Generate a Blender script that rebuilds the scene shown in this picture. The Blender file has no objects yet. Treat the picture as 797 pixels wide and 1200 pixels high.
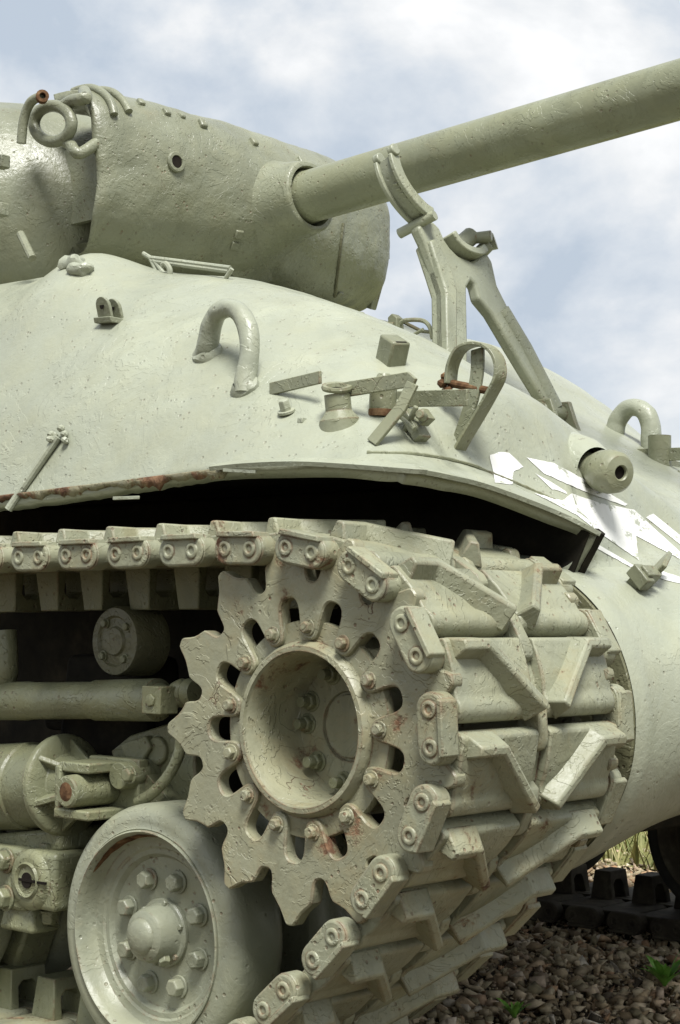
import bpy, bmesh, math, random
import numpy as np
from mathutils import Vector, Matrix, noise
from mathutils.bvhtree import BVHTree
R = math.radians
PI = math.pi
rnd = random.Random(7)
SC = bpy.context.scene
COL = SC.collection

# ------------------------------------------------------------------ camera
# tank coordinates: origin at the sprocket centre, X forward, Y across the tank, Z up; the ground lies GZ below it
GZ = 0.77
CAM = Vector((2.10598, -2.29826, 0.20475))
YAW, PIT, ROL, FPX = 0.720943, 0.060312, 0.009549, 2014.57
fw = Vector((-math.sin(YAW) * math.cos(PIT), math.cos(YAW) * math.cos(PIT), math.sin(PIT)))
_r = fw.cross(Vector((0, 0, 1))).normalized()
_u = _r.cross(fw)
cr = _r * math.cos(ROL) + _u * math.sin(ROL)
cu = _u * math.cos(ROL) - _r * math.sin(ROL)
cd = bpy.data.cameras.new('camera')
cam = bpy.data.objects.new('camera', cd)
COL.objects.link(cam)
mw = Matrix((cr, cu, -fw)).transposed().to_4x4()
mw.translation = CAM + Vector((0, 0, GZ))
cam.matrix_world = mw
cd.sensor_fit = 'VERTICAL'
cd.sensor_height = 36
cd.lens = FPX / 1200 * 36
cd.clip_start = 0.05
cd.clip_end = 4000
SC.camera = cam

# ------------------------------------------------------------------ light
SUN_DIR = Vector((0.50, -0.44, 1.12)).normalized()
SUN_EL = math.asin(SUN_DIR.z)
SUN_ROT = math.atan2(SUN_DIR.x, SUN_DIR.y)
ld = bpy.data.lights.new('sun', 'SUN')
ld.energy = 3.3
ld.angle = R(20)
ld.color = (1.0, 0.985, 0.96)
sun = bpy.data.objects.new('sun', ld)
sun.rotation_euler = SUN_DIR.to_track_quat('Z', 'Y').to_euler()
COL.objects.link(sun)
VS = SC.view_settings
VS.view_transform = 'Standard'
VS.look = 'None'
VS.gamma = 1
VS.use_curve_mapping = False
VS.exposure = 0.90

W = bpy.data.worlds.new('World')
SC.world = W
W.use_nodes = True
nt = W.node_tree
nt.nodes.clear()


def NN(t, kind, **kw):
    n = t.nodes.new(kind)
    for k, v in kw.items():
        if k in n.inputs.keys():
            n.inputs[k].default_value = v
        else:
            setattr(n, k, v)
    return n


def ramp(t, src, stops, interp='LINEAR'):
    n = t.nodes.new('ShaderNodeValToRGB')
    e = n.color_ramp.elements
    n.color_ramp.interpolation = interp
    while len(e) < len(stops):
        e.new(0.5)
    for el, (p, c) in zip(e, stops):
        el.position = p
        el.color = c if len(c) == 4 else (*c, 1)
    if src is not None:
        t.links.new(src, n.inputs[0])
    return n.outputs[0]


def g(v):
    return (v, v, v, 1)


def mth(t, op, a, b=None, c=None, clamp=False):
    n = t.nodes.new('ShaderNodeMath')
    n.operation = op
    n.use_clamp = clamp
    for i, v in enumerate((a, b, c)):
        if v is None:
            continue
        if isinstance(v, (int, float)):
            n.inputs[i].default_value = v
        else:
            t.links.new(v, n.inputs[i])
    return n.outputs[0]


def mixc(t, f, a, b, blend='MIX'):
    n = t.nodes.new('ShaderNodeMix')
    n.data_type = 'RGBA'
    n.blend_type = blend
    for i, v in ((0, f), (6, a), (7, b)):
        if isinstance(v, (int, float)):
            n.inputs[i].default_value = v
        elif isinstance(v, tuple):
            n.inputs[i].default_value = v if len(v) == 4 else (*v, 1)
        else:
            t.links.new(v, n.inputs[i])
    return n.outputs[2]


sky = NN(nt, 'ShaderNodeTexSky', sky_type='NISHITA', sun_disc=False, sun_elevation=SUN_EL, sun_rotation=SUN_ROT,
         air_density=1.0, dust_density=1.5, ozone_density=1.2)
wtc = NN(nt, 'ShaderNodeTexCoord')
wmap = NN(nt, 'ShaderNodeMapping')
wmap.inputs['Scale'].default_value = (1, 1, 1.5)
wmap.inputs['Location'].default_value = (0.35, 0.1, 0.25)
nt.links.new(wtc.outputs['Generated'], wmap.inputs[0])
wn1 = NN(nt, 'ShaderNodeTexNoise', Scale=3.4, Detail=9.0, Roughness=0.55, Distortion=0.25)
nt.links.new(wmap.outputs[0], wn1.inputs['Vector'])
wn2 = NN(nt, 'ShaderNodeTexNoise', Scale=5.2, Detail=9.0, Roughness=0.56, Distortion=0.15)
nt.links.new(wmap.outputs[0], wn2.inputs['Vector'])
cover = ramp(nt, wn1.outputs[0], [(0.30, g(0.62)), (0.50, g(1.0))])
shade = ramp(nt, wn2.outputs[0], [(0.36, (4.6, 5.3, 6.2)), (0.45, (6.0, 6.5, 7.1)), (0.53, (7.6, 7.8, 8.0)), (0.64, (9.6, 9.6, 9.6))])
skyc = mixc(nt, cover, sky.outputs[0], shade)
bg = NN(nt, 'ShaderNodeBackground', Strength=0.062)
nt.links.new(skyc, bg.inputs[0])
wo = NN(nt, 'ShaderNodeOutputWorld')
nt.links.new(bg.outputs[0], wo.inputs[0])


# ------------------------------------------------------------------ pixel rays (photograph measured at 797 x 1200)
def ray(px):
    d = fw * FPX + cr * (px[0] - 398.5) + cu * (600 - px[1])
    return d.normalized()


def at(px, Y):
    d = ray(px)
    return CAM + d * ((Y - CAM.y) / d.y)


def atplane(px, pt, n):
    d = ray(px)
    n = Vector(n)
    return CAM + d * ((Vector(pt) - CAM).dot(n) / d.dot(n))


# ------------------------------------------------------------------ materials
MATS = {}


def new_mat(name):
    m = bpy.data.materials.new(name)
    m.use_nodes = True
    t = m.node_tree
    b = t.nodes['Principled BSDF']
    MATS[name] = m
    return m, t, b


def coords(t, rand=True):
    tc = NN(t, 'ShaderNodeTexCoord')
    if not rand:
        return tc.outputs['Object']
    oi = NN(t, 'ShaderNodeObjectInfo')
    cx = NN(t, 'ShaderNodeCombineXYZ')
    for i, k in enumerate((37.0, 91.0, 53.0)):
        t.links.new(mth(t, 'MULTIPLY', oi.outputs['Random'], k), cx.inputs[i])
    va = NN(t, 'ShaderNodeVectorMath', operation='ADD')
    t.links.new(tc.outputs['Object'], va.inputs[0])
    t.links.new(cx.outputs[0], va.inputs[1])
    return va.outputs[0]


def nz(t, v, sc, det=4.0, ro=0.55, dist=0.0):
    n = NN(t, 'ShaderNodeTexNoise', Scale=sc, Detail=det, Roughness=ro, Distortion=dist)
    t.links.new(v, n.inputs['Vector'])
    return n.outputs[0]


def paint(name, col, light=1.12, dark=0.80, rust=0.5, flake=1.0, cast=0.6, edge=0.0, rough=0.37, ochre=0.35, fs=1.0, crackat=0.58, smudge=0.55):
    """Old brushed-on olive paint over rough steel: layered flakes, cracks, pits, rust where it broke through."""
    m, t, b = new_mat(name)
    v = coords(t)
    n_big = nz(t, v, 2.3, 5, 0.6)
    n_mid = nz(t, v, 11, 6, 0.62)
    n_fine = nz(t, v, 70, 4, 0.6)
    c = lambda k: tuple(min(1, x * k) for x in col)
    base = ramp(t, n_big, [(0.30, c(dark)), (0.50, c(1.0)), (0.68, c(light))])
    base = mixc(t, ramp(t, n_mid, [(0.42, g(0)), (0.72, g(ochre))]), base, (col[0] * 1.10, col[1] * 0.98, col[2] * 0.66))
    smn = NN(t, 'ShaderNodeMapping')
    smn.inputs['Scale'].default_value = (1.0, 1.0, 0.4)
    t.links.new(v, smn.inputs[0])
    base = mixc(t, ramp(t, nz(t, smn.outputs[0], 5.0, 7, 0.66, 0.4), [(0.52, g(0)), (0.74, g(smudge))]), base, (col[0] * 0.42, col[1] * 0.42, col[2] * 0.36))
    # layered flakes: stepped contour lines of a noise field
    fn = nz(t, v, 8.5 * fs, 5, 0.58, 0.5)
    steps = None
    for th in (0.44, 0.52, 0.585, 0.65):
        s = ramp(t, fn, [(th, g(0)), (th + 0.008, g(1))])
        steps = s if steps is None else mth(t, 'ADD', steps, s)
    steps = mth(t, 'MULTIPLY', steps, ramp(t, nz(t, v, 3.7, 3, 0.5), [(0.42, g(0.30)), (0.56, g(1))]))
    base = mixc(t, 1.0, base, ramp(t, mth(t, 'MULTIPLY', steps, 0.25), [(0.0, g(0.93)), (1.0, g(1.10))]), 'MULTIPLY')
    # cracks
    wv = NN(t, 'ShaderNodeVectorMath', operation='MULTIPLY_ADD')
    nzc = NN(t, 'ShaderNodeTexNoise', Scale=14.0 * fs, Detail=4.0)
    t.links.new(v, nzc.inputs['Vector'])
    t.links.new(nzc.outputs['Color'], wv.inputs[0])
    wv.inputs[1].default_value = (0.09 / fs,) * 3
    t.links.new(v, wv.inputs[2])
    vo = NN(t, 'ShaderNodeTexVoronoi', Scale=13.0 * fs, feature='DISTANCE_TO_EDGE')
    t.links.new(wv.outputs[0], vo.inputs['Vector'])
    crk = ramp(t, vo.outputs['Distance'], [(0.003, g(1)), (0.013, g(0))])
    patch = ramp(t, nz(t, v, 5.5, 3, 0.5), [(crackat + 0.03, g(0)), (crackat + 0.1, g(1))])
    crk = mth(t, 'MULTIPLY', crk, patch)
    # pits
    vp = NN(t, 'ShaderNodeTexVoronoi', Scale=55.0, feature='F1')
    t.links.new(v, vp.inputs['Vector'])
    pit = mth(t, 'MULTIPLY', ramp(t, vp.outputs['Distance'], [(0.12, g(1)), (0.24, g(0))]),
              ramp(t, nz(t, v, 17, 2), [(0.50, g(0)), (0.57, g(1))]))
    # rust
    rn = nz(t, v, 7.0, 8, 0.68, 0.3)
    lo = 0.80 - 0.21 * rust
    rmask = ramp(t, rn, [(lo, g(0)), (lo + 0.05, g(1))])
    rmask = mth(t, 'MAXIMUM', rmask, mth(t, 'MULTIPLY', mth(t, 'MAXIMUM', crk, pit), ramp(t, n_mid, [(0.42, g(0)), (0.6, g(min(1, 0.9 * rust)))])))
    halo = ramp(t, rn, [(lo - 0.11, g(0)), (lo + 0.02, g(0.55))])
    if edge > 0:
        bv = NN(t, 'ShaderNodeBevel', samples=2)
        bv.inputs['Radius'].default_value = 0.007
        ge = NN(t, 'ShaderNodeNewGeometry')
        dp = NN(t, 'ShaderNodeVectorMath', operation='DOT_PRODUCT')
        t.links.new(bv.outputs[0], dp.inputs[0])
        t.links.new(ge.outputs['Normal'], dp.inputs[1])
        em = ramp(t, dp.outputs['Value'], [(0.86, g(1)), (0.97, g(0))])
        em = mth(t, 'MULTIPLY', em, ramp(t, nz(t, v, 16, 5, 0.65), [(0.60 - 0.12 * edge, g(0)), (0.66 - 0.1 * edge, g(1))]))
        rmask = mth(t, 'MAXIMUM', rmask, em)
    rcol = ramp(t, nz(t, v, 34, 5, 0.7), [(0.3, (0.04, 0.02, 0.012)), (0.5, (0.12, 0.06, 0.03)), (0.68, (0.25, 0.15, 0.08))])
    base = mixc(t, mth(t, 'MULTIPLY', halo, 0.6 * min(1, rust + 0.2)), base, (col[0] * 1.02, col[1] * 0.78, col[2] * 0.5))
    base = mixc(t, mth(t, 'MULTIPLY', mth(t, 'MAXIMUM', crk, pit), 0.26 * min(flake, 1)), base, (0.10, 0.085, 0.06))
    base = mixc(t, rmask, base, rcol)
    t.links.new(base, b.inputs['Base Color'])
    rr = ramp(t, n_mid, [(0.3, g(rough - 0.08)), (0.7, g(rough + 0.14))])
    t.links.new(mixc(t, rmask, rr, g(0.9)), b.inputs['Roughness'])
    b.inputs['Specular IOR Level'].default_value = 0.45
    # relief
    h = mth(t, 'MULTIPLY', steps, 1.3 * flake)
    h = mth(t, 'SUBTRACT', h, mth(t, 'MULTIPLY', crk, 1.0 * flake))
    h = mth(t, 'SUBTRACT', h, mth(t, 'MULTIPLY', pit, 1.2))
    h = mth(t, 'SUBTRACT', h, mth(t, 'MULTIPLY', rmask, 0.9))
    h = mth(t, 'ADD', h, mth(t, 'MULTIPLY', n_mid, 3.2 * cast))
    h = mth(t, 'ADD', h, mth(t, 'MULTIPLY', n_fine, 1.3 * cast))
    bp = NN(t, 'ShaderNodeBump', Strength=0.75, Distance=0.0016)
    t.links.new(h, bp.inputs['Height'])
    t.links.new(bp.outputs[0], b.inputs['Normal'])
    return m


def plain(name, stops, sc=20, rough=0.8, bump=0.002, det=6, island=False, metal=0.0):
    m, t, b = new_mat(name)
    v = coords(t)
    n = nz(t, v, sc, det, 0.65)
    if island:
        ge = NN(t, 'ShaderNodeNewGeometry')
        col = ramp(t, ge.outputs['Random Per Island'], stops)
        col = mixc(t, 0.7, col, ramp(t, n, [(0.3, g(0.55)), (0.7, g(1.25))]), 'MULTIPLY')
    else:
        col = ramp(t, n, stops)
    t.links.new(col, b.inputs['Base Color'])
    b.inputs['Roughness'].default_value = rough
    b.inputs['Specular IOR Level'].default_value = 0.12 if rough > .8 else 0.4
    b.inputs['Metallic'].default_value = metal
    bp = NN(t, 'ShaderNodeBump', Strength=0.8, Distance=bump)
    t.links.new(n, bp.inputs['Height'])
    t.links.new(bp.outputs[0], b.inputs['Normal'])
    return m


OL = (0.335, 0.335, 0.225)
paint('paint_hull', (0.295, 0.312, 0.235), rust=0.24, flake=0.5, cast=0.8, light=1.08, dark=0.88, ochre=0.18, rough=0.34, fs=0.8, crackat=0.64, smudge=0.22)
paint('paint_turret', (0.205, 0.215, 0.147), rust=0.48, flake=0.65, cast=1.25, light=1.1, dark=0.84, ochre=0.22, rough=0.33, crackat=0.62)
paint('paint_barrel', (0.195, 0.205, 0.13), rust=0.42, flake=0.55, cast=0.5, rough=0.31, ochre=0.2, crackat=0.66)
paint('paint_sprocket', (0.25, 0.25, 0.168), rust=0.95, flake=1.1, smudge=0.65, cast=0.7, edge=1.15, ochre=0.28, crackat=0.63)
paint('paint_track', (0.25, 0.258, 0.178), rough=0.46, rust=0.85, smudge=0.65, flake=0.9, cast=0.9, edge=1.15, ochre=0.28, crackat=0.63)
paint('paint_wheel', (0.25, 0.262, 0.19), rust=0.50, flake=0.45, cast=0.7, edge=0.6, ochre=0.25, crackat=0.64)
paint('paint_suspension', (0.175, 0.183, 0.11), rust=0.45, flake=1.2, cast=0.9, edge=0.5, ochre=0.4)
paint('paint_fitting', (0.205, 0.215, 0.14), rust=0.42, flake=0.8, cast=0.6, edge=0.55, ochre=0.3)
paint('paint_lock', (0.27, 0.285, 0.205), rust=0.22, flake=0.6, cast=0.4, edge=0.2, ochre=0.2)
paint('paint_torn', (0.22, 0.215, 0.145), rust=1.45, flake=1.2, cast=1.2, edge=0.5, ochre=0.4, smudge=0.8)
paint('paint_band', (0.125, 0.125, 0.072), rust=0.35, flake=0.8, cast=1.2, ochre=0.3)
plain('rust', [(0.3, (0.04, 0.021, 0.012)), (0.5, (0.11, 0.06, 0.03)), (0.7, (0.25, 0.16, 0.085))], 30, 0.9, 0.003)
plain('shade_black', [(0.3, (0.006, 0.006, 0.005)), (0.55, (0.018, 0.016, 0.011)), (0.75, (0.04, 0.034, 0.022))], 9, 0.85, 0.003)  # near-black colour that stands in for deep shade under the hull
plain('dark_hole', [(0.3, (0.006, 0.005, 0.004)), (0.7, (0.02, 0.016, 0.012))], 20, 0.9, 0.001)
def white_paint():
    m, t, b = new_mat('white_paint')
    v = coords(t)
    st = NN(t, 'ShaderNodeMapping')
    st.inputs['Scale'].default_value = (1, .45, 1)
    t.links.new(v, st.inputs[0])
    n = nz(t, st.outputs[0], 34, 7, 0.68)
    worn = ramp(t, n, [(0.57, g(0)), (0.61, g(0.92))])
    c = mixc(t, worn, ramp(t, nz(t, v, 7, 4), [(0.3, (0.56, 0.56, 0.51)), (0.6, (0.70, 0.70, 0.67))]), (0.295, 0.312, 0.235))
    t.links.new(c, b.inputs['Base Color'])
    b.inputs['Roughness'].default_value = 0.5


white_paint()
plain('shaded_rubber', [(0.3, (0.018, 0.018, 0.016)), (0.6, (0.04, 0.04, 0.034))], 12, 0.82, 0.003)  # far tyres only: black that paints in the shade under the tank
plain('shaded_steel', [(0.3, (0.025, 0.021, 0.016)), (0.55, (0.06, 0.052, 0.036)), (0.75, (0.11, 0.105, 0.07))], 14, 0.82, 0.003)  # darkened copy for the far running gear, shade put into the colour
plain('ground_soil', [(0.3, (0.03, 0.025, 0.018)), (0.55, (0.10, 0.08, 0.052)), (0.75, (0.18, 0.15, 0.10))], 30, 0.95, 0.01, 8)
plain('gravel', [(0.0, (0.09, 0.075, 0.055)), (0.2, (0.37, 0.28, 0.165)), (0.4, (0.52, 0.44, 0.30)), (0.55, (0.26, 0.225, 0.135)),
                 (0.72, (0.60, 0.50, 0.34)), (0.86, (0.37, 0.23, 0.13)), (1.0, (0.66, 0.60, 0.48))], 45, 0.85, 0.003, 6, True)
plain('leaf_green', [(0.3, (0.10, 0.24, 0.03)), (0.7, (0.22, 0.46, 0.07))], 30, 0.55, 0.001)
plain('grass_blade', [(0.0, (0.11, 0.14, 0.035)), (0.5, (0.22, 0.22, 0.08)), (1.0, (0.36, 0.32, 0.15))], 20, 0.7, 0.001, 3, True)
plain('meadow', [(0.3, (0.09, 0.10, 0.03)), (0.6, (0.17, 0.165, 0.06)), (0.8, (0.26, 0.23, 0.11))], 3, 0.95, 0.02, 9)
plain('straw', [(0.3, (0.35, 0.29, 0.18)), (0.7, (0.5, 0.43, 0.29))], 30, 0.8, 0.001)
MT = MATS


# ------------------------------------------------------------------ mesh building
class MB:
    def __init__(s):
        s.v = []
        s.f = []

    def add(s, vs, fs):
        o = len(s.v)
        s.v += [Vector(p) for p in vs]
        s.f += [tuple(i + o for i in f) for f in fs]
        return s

    def box(s, c, size, rot=None, taper=1.0):
        c = Vector(c)
        hx, hy, hz = (k / 2 for k in size)
        vs = []
        for z, k in ((-hz, 1), (hz, taper)):
            for x, y in ((-hx, -hy), (hx, -hy), (hx, hy), (-hx, hy)):
                p = Vector((x * k, y * k, z))
                if rot is not None:
                    p = rot @ p
                vs.append(c + p)
        return s.add(vs, [(3, 2, 1, 0), (4, 5, 6, 7), (0, 1, 5, 4), (1, 2, 6, 5), (2, 3, 7, 6), (3, 0, 4, 7)])

    def lathe(s, prof, org, axis, seg=40, a0=0.0, cap0=False, cap1=False, a1=None):
        """prof: (radius, distance along axis)"""
        org = Vector(org)
        ax = Vector(axis).normalized()
        e1 = ax.orthogonal().normalized()
        if abs(ax.y) > 0.9:
            e1 = Vector((1, 0, 0))
        e1 = (e1 - ax * e1.dot(ax)).normalized()
        e2 = ax.cross(e1)
        vs, fs = [], []
        for r, h in prof:
            for i in range(seg):
                a = a0 + 2 * PI * i / seg
                vs.append(org + ax * h + e1 * (r * math.cos(a)) + e2 * (r * math.sin(a)))
        for k in range(len(prof) - 1):
            for i in range(seg):
                j = (i + 1) % seg
                fs.append((k * seg + i, k * seg + j, (k + 1) * seg + j, (k + 1) * seg + i))
        if cap0:
            fs.append(tuple(range(seg - 1, -1, -1)))
        if cap1:
            b = (len(prof) - 1) * seg
            fs.append(tuple(b + i for i in range(seg)))
        return s.add(vs, fs)

    def cyl(s, a, b, r, seg=24, r2=None):
        a, b = Vector(a), Vector(b)
        L = (b - a).length
        return s.lathe([(r, 0), (r2 if r2 is not None else r, L)], a, b - a, seg, 0, True, True)

    def hexbolt(s, c, ax, r, h, washer=1.3, dome=True, a0=0.3):
        """hex head whose seat is at c and that points along ax"""
        ax = Vector(ax).normalized()
        if washer:
            s.lathe([(r * washer, 0), (r * washer, h * 0.22)], c, ax, 18, 0, True, True)
        s.lathe([(r, 0), (r, h * 0.85), (r * 0.84, h)], c, ax, 6, a0, True, True)
        return s

    def tube(s, path, r, seg=12, cap=True, flat=None):
        """sweep a circle (or a w x h rectangle when flat=(w,h)) along the path"""
        P = [Vector(p) for p in path]
        n = len(P)
        vs, fs = [], []
        T = []
        for i in range(n):
            t = (P[min(i + 1, n - 1)] - P[max(i - 1, 0)])
            T.append(t.normalized())
        nrm = T[0].orthogonal().normalized()
        if flat is not None and len(flat) > 2:
            nrm = (Vector(flat[2]) - T[0] * Vector(flat[2]).dot(T[0])).normalized()
        for i in range(n):
            nrm = (nrm - T[i] * nrm.dot(T[i])).normalized()
            bn = T[i].cross(nrm)
            rr = r[i] if isinstance(r, (list, tuple)) else r
            if flat is None:
                for k in range(seg):
                    a = 2 * PI * k / seg
                    vs.append(P[i] + nrm * (rr * math.cos(a)) + bn * (rr * math.sin(a)))
            else:
                w, h = flat[0] / 2, flat[1] / 2
                for a, b2 in ((-w, -h), (w, -h), (w, h), (-w, h)):
                    vs.append(P[i] + nrm * a + bn * b2)
        sg = seg if flat is None else 4
        for i in range(n - 1):
            for k in range(sg):
                j = (k + 1) % sg
                fs.append((i * sg + k, i * sg + j, (i + 1) * sg + j, (i + 1) * sg + k))
        if cap:
            fs.append(tuple(range(sg - 1, -1, -1)))
            fs.append(tuple((n - 1) * sg + k for k in range(sg)))
        return s.add(vs, fs)

    def prism(s, pts, vec, top=None):
        """closed 3-D outline swept by vec (top: other outline)"""
        P = [Vector(p) for p in pts]
        Q = [Vector(p) for p in top] if top else [p + Vector(vec) for p in P]
        n = len(P)
        fs = [tuple(range(n - 1, -1, -1)), tuple(range(n, 2 * n))]
        fs += [(i, (i + 1) % n, n + (i + 1) % n, n + i) for i in range(n)]
        return s.add(P + Q, fs)

    def ring(s, outer, inner, depth):
        """plate between two closed outlines of equal count, swept by depth"""
        n = len(outer)
        d = Vector(depth)
        O = [Vector(p) for p in outer]
        I = [Vector(p) for p in inner]
        vs = O + I + [p + d for p in O] + [p + d for p in I]
        fs = []
        for i in range(n):
            j = (i + 1) % n
            fs += [(i, j, n + j, n + i), (2 * n + i, 3 * n + i, 3 * n + j, 2 * n + j),
                   (i, 2 * n + i, 2 * n + j, j), (n + i, n + j, 3 * n + j, 3 * n + i)]
        return s.add(vs, fs)

    def grid(s, fn, nu, nv, wrap_u=False):
        vs, fs = [], []
        for i in range(nu + 1):
            for j in range(nv + 1):
                vs.append(fn(i / nu, j / nv))
        for i in range(nu):
            for j in range(nv):
                a = i * (nv + 1) + j
                fs.append((a, a + nv + 1, a + nv + 2, a + 1))
        return s.add(vs, fs)

    def mesh(s, name, mat, org=(0, 0, 0), sharp=35, fix=True):
        bm = bmesh.new()
        o = Vector(org)
        bv = [bm.verts.new(p - o) for p in s.v]
        for f in s.f:
            try:
                bm.faces.new([bv[i] for i in f])
            except ValueError:
                pass
        if fix:
            bmesh.ops.recalc_face_normals(bm, faces=bm.faces)
        me = bpy.data.meshes.new(name)
        bm.to_mesh(me)
        bm.free()
        for p in me.polygons:
            p.use_smooth = True
        me.set_sharp_from_angle(angle=R(sharp))
        me.materials.append(MT[mat] if isinstance(mat, str) else mat)
        return me


ROOT_T = Vector((-1.8, 1.394, -GZ))
ORG = {}


def part(name, m, mat, parent, org=(0, 0, 0), bevel=0.0, seg=2, sharp=35, fix=True, label=None, solid=0.0):
    me = m if isinstance(m, bpy.types.Mesh) else m.mesh(name, mat, org, sharp, fix)
    o = bpy.data.objects.new(name, me)
    COL.objects.link(o)
    o.parent = parent
    o.location = Vector(org) - ORG[parent.name]
    ORG[o.name] = Vector(org)
    if solid:
        md = o.modifiers.new('thickness', 'SOLIDIFY')
        md.thickness = solid
        md.offset = -1
    if bevel:
        md = o.modifiers.new('bevel', 'BEVEL')
        md.width = bevel
        md.segments = seg
        md.limit_method = 'ANGLE'
        md.angle_limit = R(sharp)
        md.harden_normals = False
    if label:
        o['label'] = label
    return o


def dup(o, parent, loc=None, rot=None, depth=0):
    c = o.copy()
    COL.objects.link(c)
    c.parent = parent
    if loc is not None:
        c.location = loc
    if rot is not None:
        c.rotation_euler = rot
    for ch in list(o.children):
        dup(ch, c)
    return c


def tag(o, label, cat, group=None, kind=None):
    if label:
        o['label'] = label
    if cat:
        o['category'] = cat
    if group:
        o['group'] = group
    if kind:
        o['kind'] = kind
    return o


def top_mesh(name, m, mat, org=(0, 0, 0), sharp=35, world=True):
    """top-level mesh given in world coordinates"""
    me = m if isinstance(m, bpy.types.Mesh) else m.mesh(name, mat, org, sharp)
    o = bpy.data.objects.new(name, me)
    o.location = org
    COL.objects.link(o)
    return o


def crom(pts, n):
    """Catmull-Rom through 3-D points"""
    P = [Vector(p) for p in pts]
    out = []
    for i in range(len(P) - 1):
        a = P[max(i - 1, 0)]
        b, c = P[i], P[i + 1]
        d = P[min(i + 2, len(P) - 1)]
        for k in range(n):
            t = k / n
            out.append(0.5 * ((2 * b) + (c - a) * t + (2 * a - 5 * b + 4 * c - d) * t * t + (3 * b - a - 3 * c + d) * t ** 3))
    out.append(P[-1])
    return out


# ------------------------------------------------------------------ ground and surroundings (world coordinates)
def ground_z(x, y):
    d = math.hypot(x + 0.6, y - 2)
    k = min(1.0, max(0.0, (d - 4) / 6))
    return (noise.noise(Vector((x * 1.3, y * 1.3, 0))) * 0.018 + noise.noise(Vector((x * 0.3, y * 0.3, 5))) * 0.04) * (0.6 + k) - 0.012


gm = MB()


def _gax(n, half):
    out = []
    for i in range(n + 1):
        t = 2 * i / n - 1
        out.append(math.copysign(abs(t) ** 3.2, t) * half + t * 6)
    return out


_gx, _gy = _gax(90, 1500), _gax(90, 1500)
gm.grid(lambda u, v: Vector((_gx[round(u * 90)] - 0.5, _gy[round(v * 90)] + 2, ground_z(_gx[round(u * 90)] - 0.5, _gy[round(v * 90)] + 2) - 0.004)), 90, 90)
gnd = top_mesh('ground', gm, 'ground_soil')
tag(gnd, 'dark bare soil under the gravel around the tank', None, None, 'structure')
# meadow: a sheet of short dry grass beyond the gravel
mm = MB()
mm.grid(lambda u, v: Vector((-60 + u * 120, 3.55 + 120 * v * v + 0.25 * math.sin(u * 90) * (1 - v), ground_z(-60 + u * 120, 3.55 + 120 * v * v) * 0.2 + 0.012)), 120, 30)
tag(top_mesh('meadow', mm, 'meadow'), 'flat dry meadow stretching away beyond the gravel', None, None, 'structure')


def stone_proto(r):
    bm = bmesh.new()
    for _ in range(7):
        v = Vector((r.gauss(0, 1), r.gauss(0, 1), r.gauss(0, 1))).normalized()
        v = Vector((v.x * 0.62, v.y * 0.47, v.z * 0.36)) * r.uniform(0.8, 1.1)
        bm.verts.new(v)
    bmesh.ops.convex_hull(bm, input=bm.verts)
    loose = [v for v in bm.verts if not v.link_faces]
    bmesh.ops.delete(bm, geom=loose, context='VERTS')
    bm.verts.index_update()
    bmesh.ops.triangulate(bm, faces=bm.faces)
    vs = np.array([v.co[:] for v in bm.verts])
    fs = np.array([[v.index for v in f.verts] for f in bm.faces])
    bm.free()
    return vs, fs


protos = [stone_proto(rnd) for _ in range(14)]
rg = np.random.default_rng(11)
V, F, nv = [], [], 0


def scatter(n, x0, x1, y0, y1, s0, s1, lift=0.0, power=2.0):
    global nv
    for _ in range(n):
        x, y = rg.uniform(x0, x1), rg.uniform(y0, y1)
        vs, fs = protos[rg.integers(len(protos))]
        s = s0 + (s1 - s0) * rg.random() ** power
        a, b, c = rg.uniform(0, 2 * PI), rg.normal(0, 0.45), rg.normal(0, 0.45)
        M = np.array((Matrix.Rotation(a, 3, 'Z') @ Matrix.Rotation(b, 3, 'X') @ Matrix.Rotation(c, 3, 'Y')))
        q = vs @ M.T * s
        q[:, 0] += x
        q[:, 1] += y
        q[:, 2] += ground_z(x, y) + s * rg.uniform(-0.08, 0.32) + lift * rg.random()
        V.append(q)
        F.append(fs + nv)
        nv += len(q)


scatter(19000, -1.9, 0.9, 0.5, 3.6, 0.016, 0.060, 0.012, 2.4)
scatter(6000, -1.9, 0.8, 0.6, 3.6, 0.008, 0.02, 0.02)
scatter(3500, -3.2, 0.4, -0.7, 0.7, 0.02, 0.055, 0.01)
scatter(5500, -4.0, 1.5, -2.2, 5.0, 0.03, 0.06, 0.0)
V = np.concatenate(V)
F = np.concatenate(F)
me = bpy.data.meshes.new('gravel')
me.vertices.add(len(V))
me.vertices.foreach_set('co', V.astype(np.float32).ravel())
me.loops.add(F.size)
me.loops.foreach_set('vertex_index', F.astype(np.int32).ravel())
me.polygons.add(len(F))
me.polygons.foreach_set('loop_start', np.arange(0, F.size, 3, dtype=np.int32))
me.update(calc_edges=True)
me.materials.append(MT['gravel'])
gv = bpy.data.objects.new('gravel', me)
COL.objects.link(gv)
tag(gv, 'brown and grey crushed stone gravel covering the ground around the tracks', None, None, 'stuff')


# loose larger stones, each its own thing
def gpt(px):
    d = ray(px)
    t = (-GZ - CAM.z) / d.z
    p = CAM + d * t
    return Vector((p.x, p.y, ground_z(p.x, p.y)))


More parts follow.
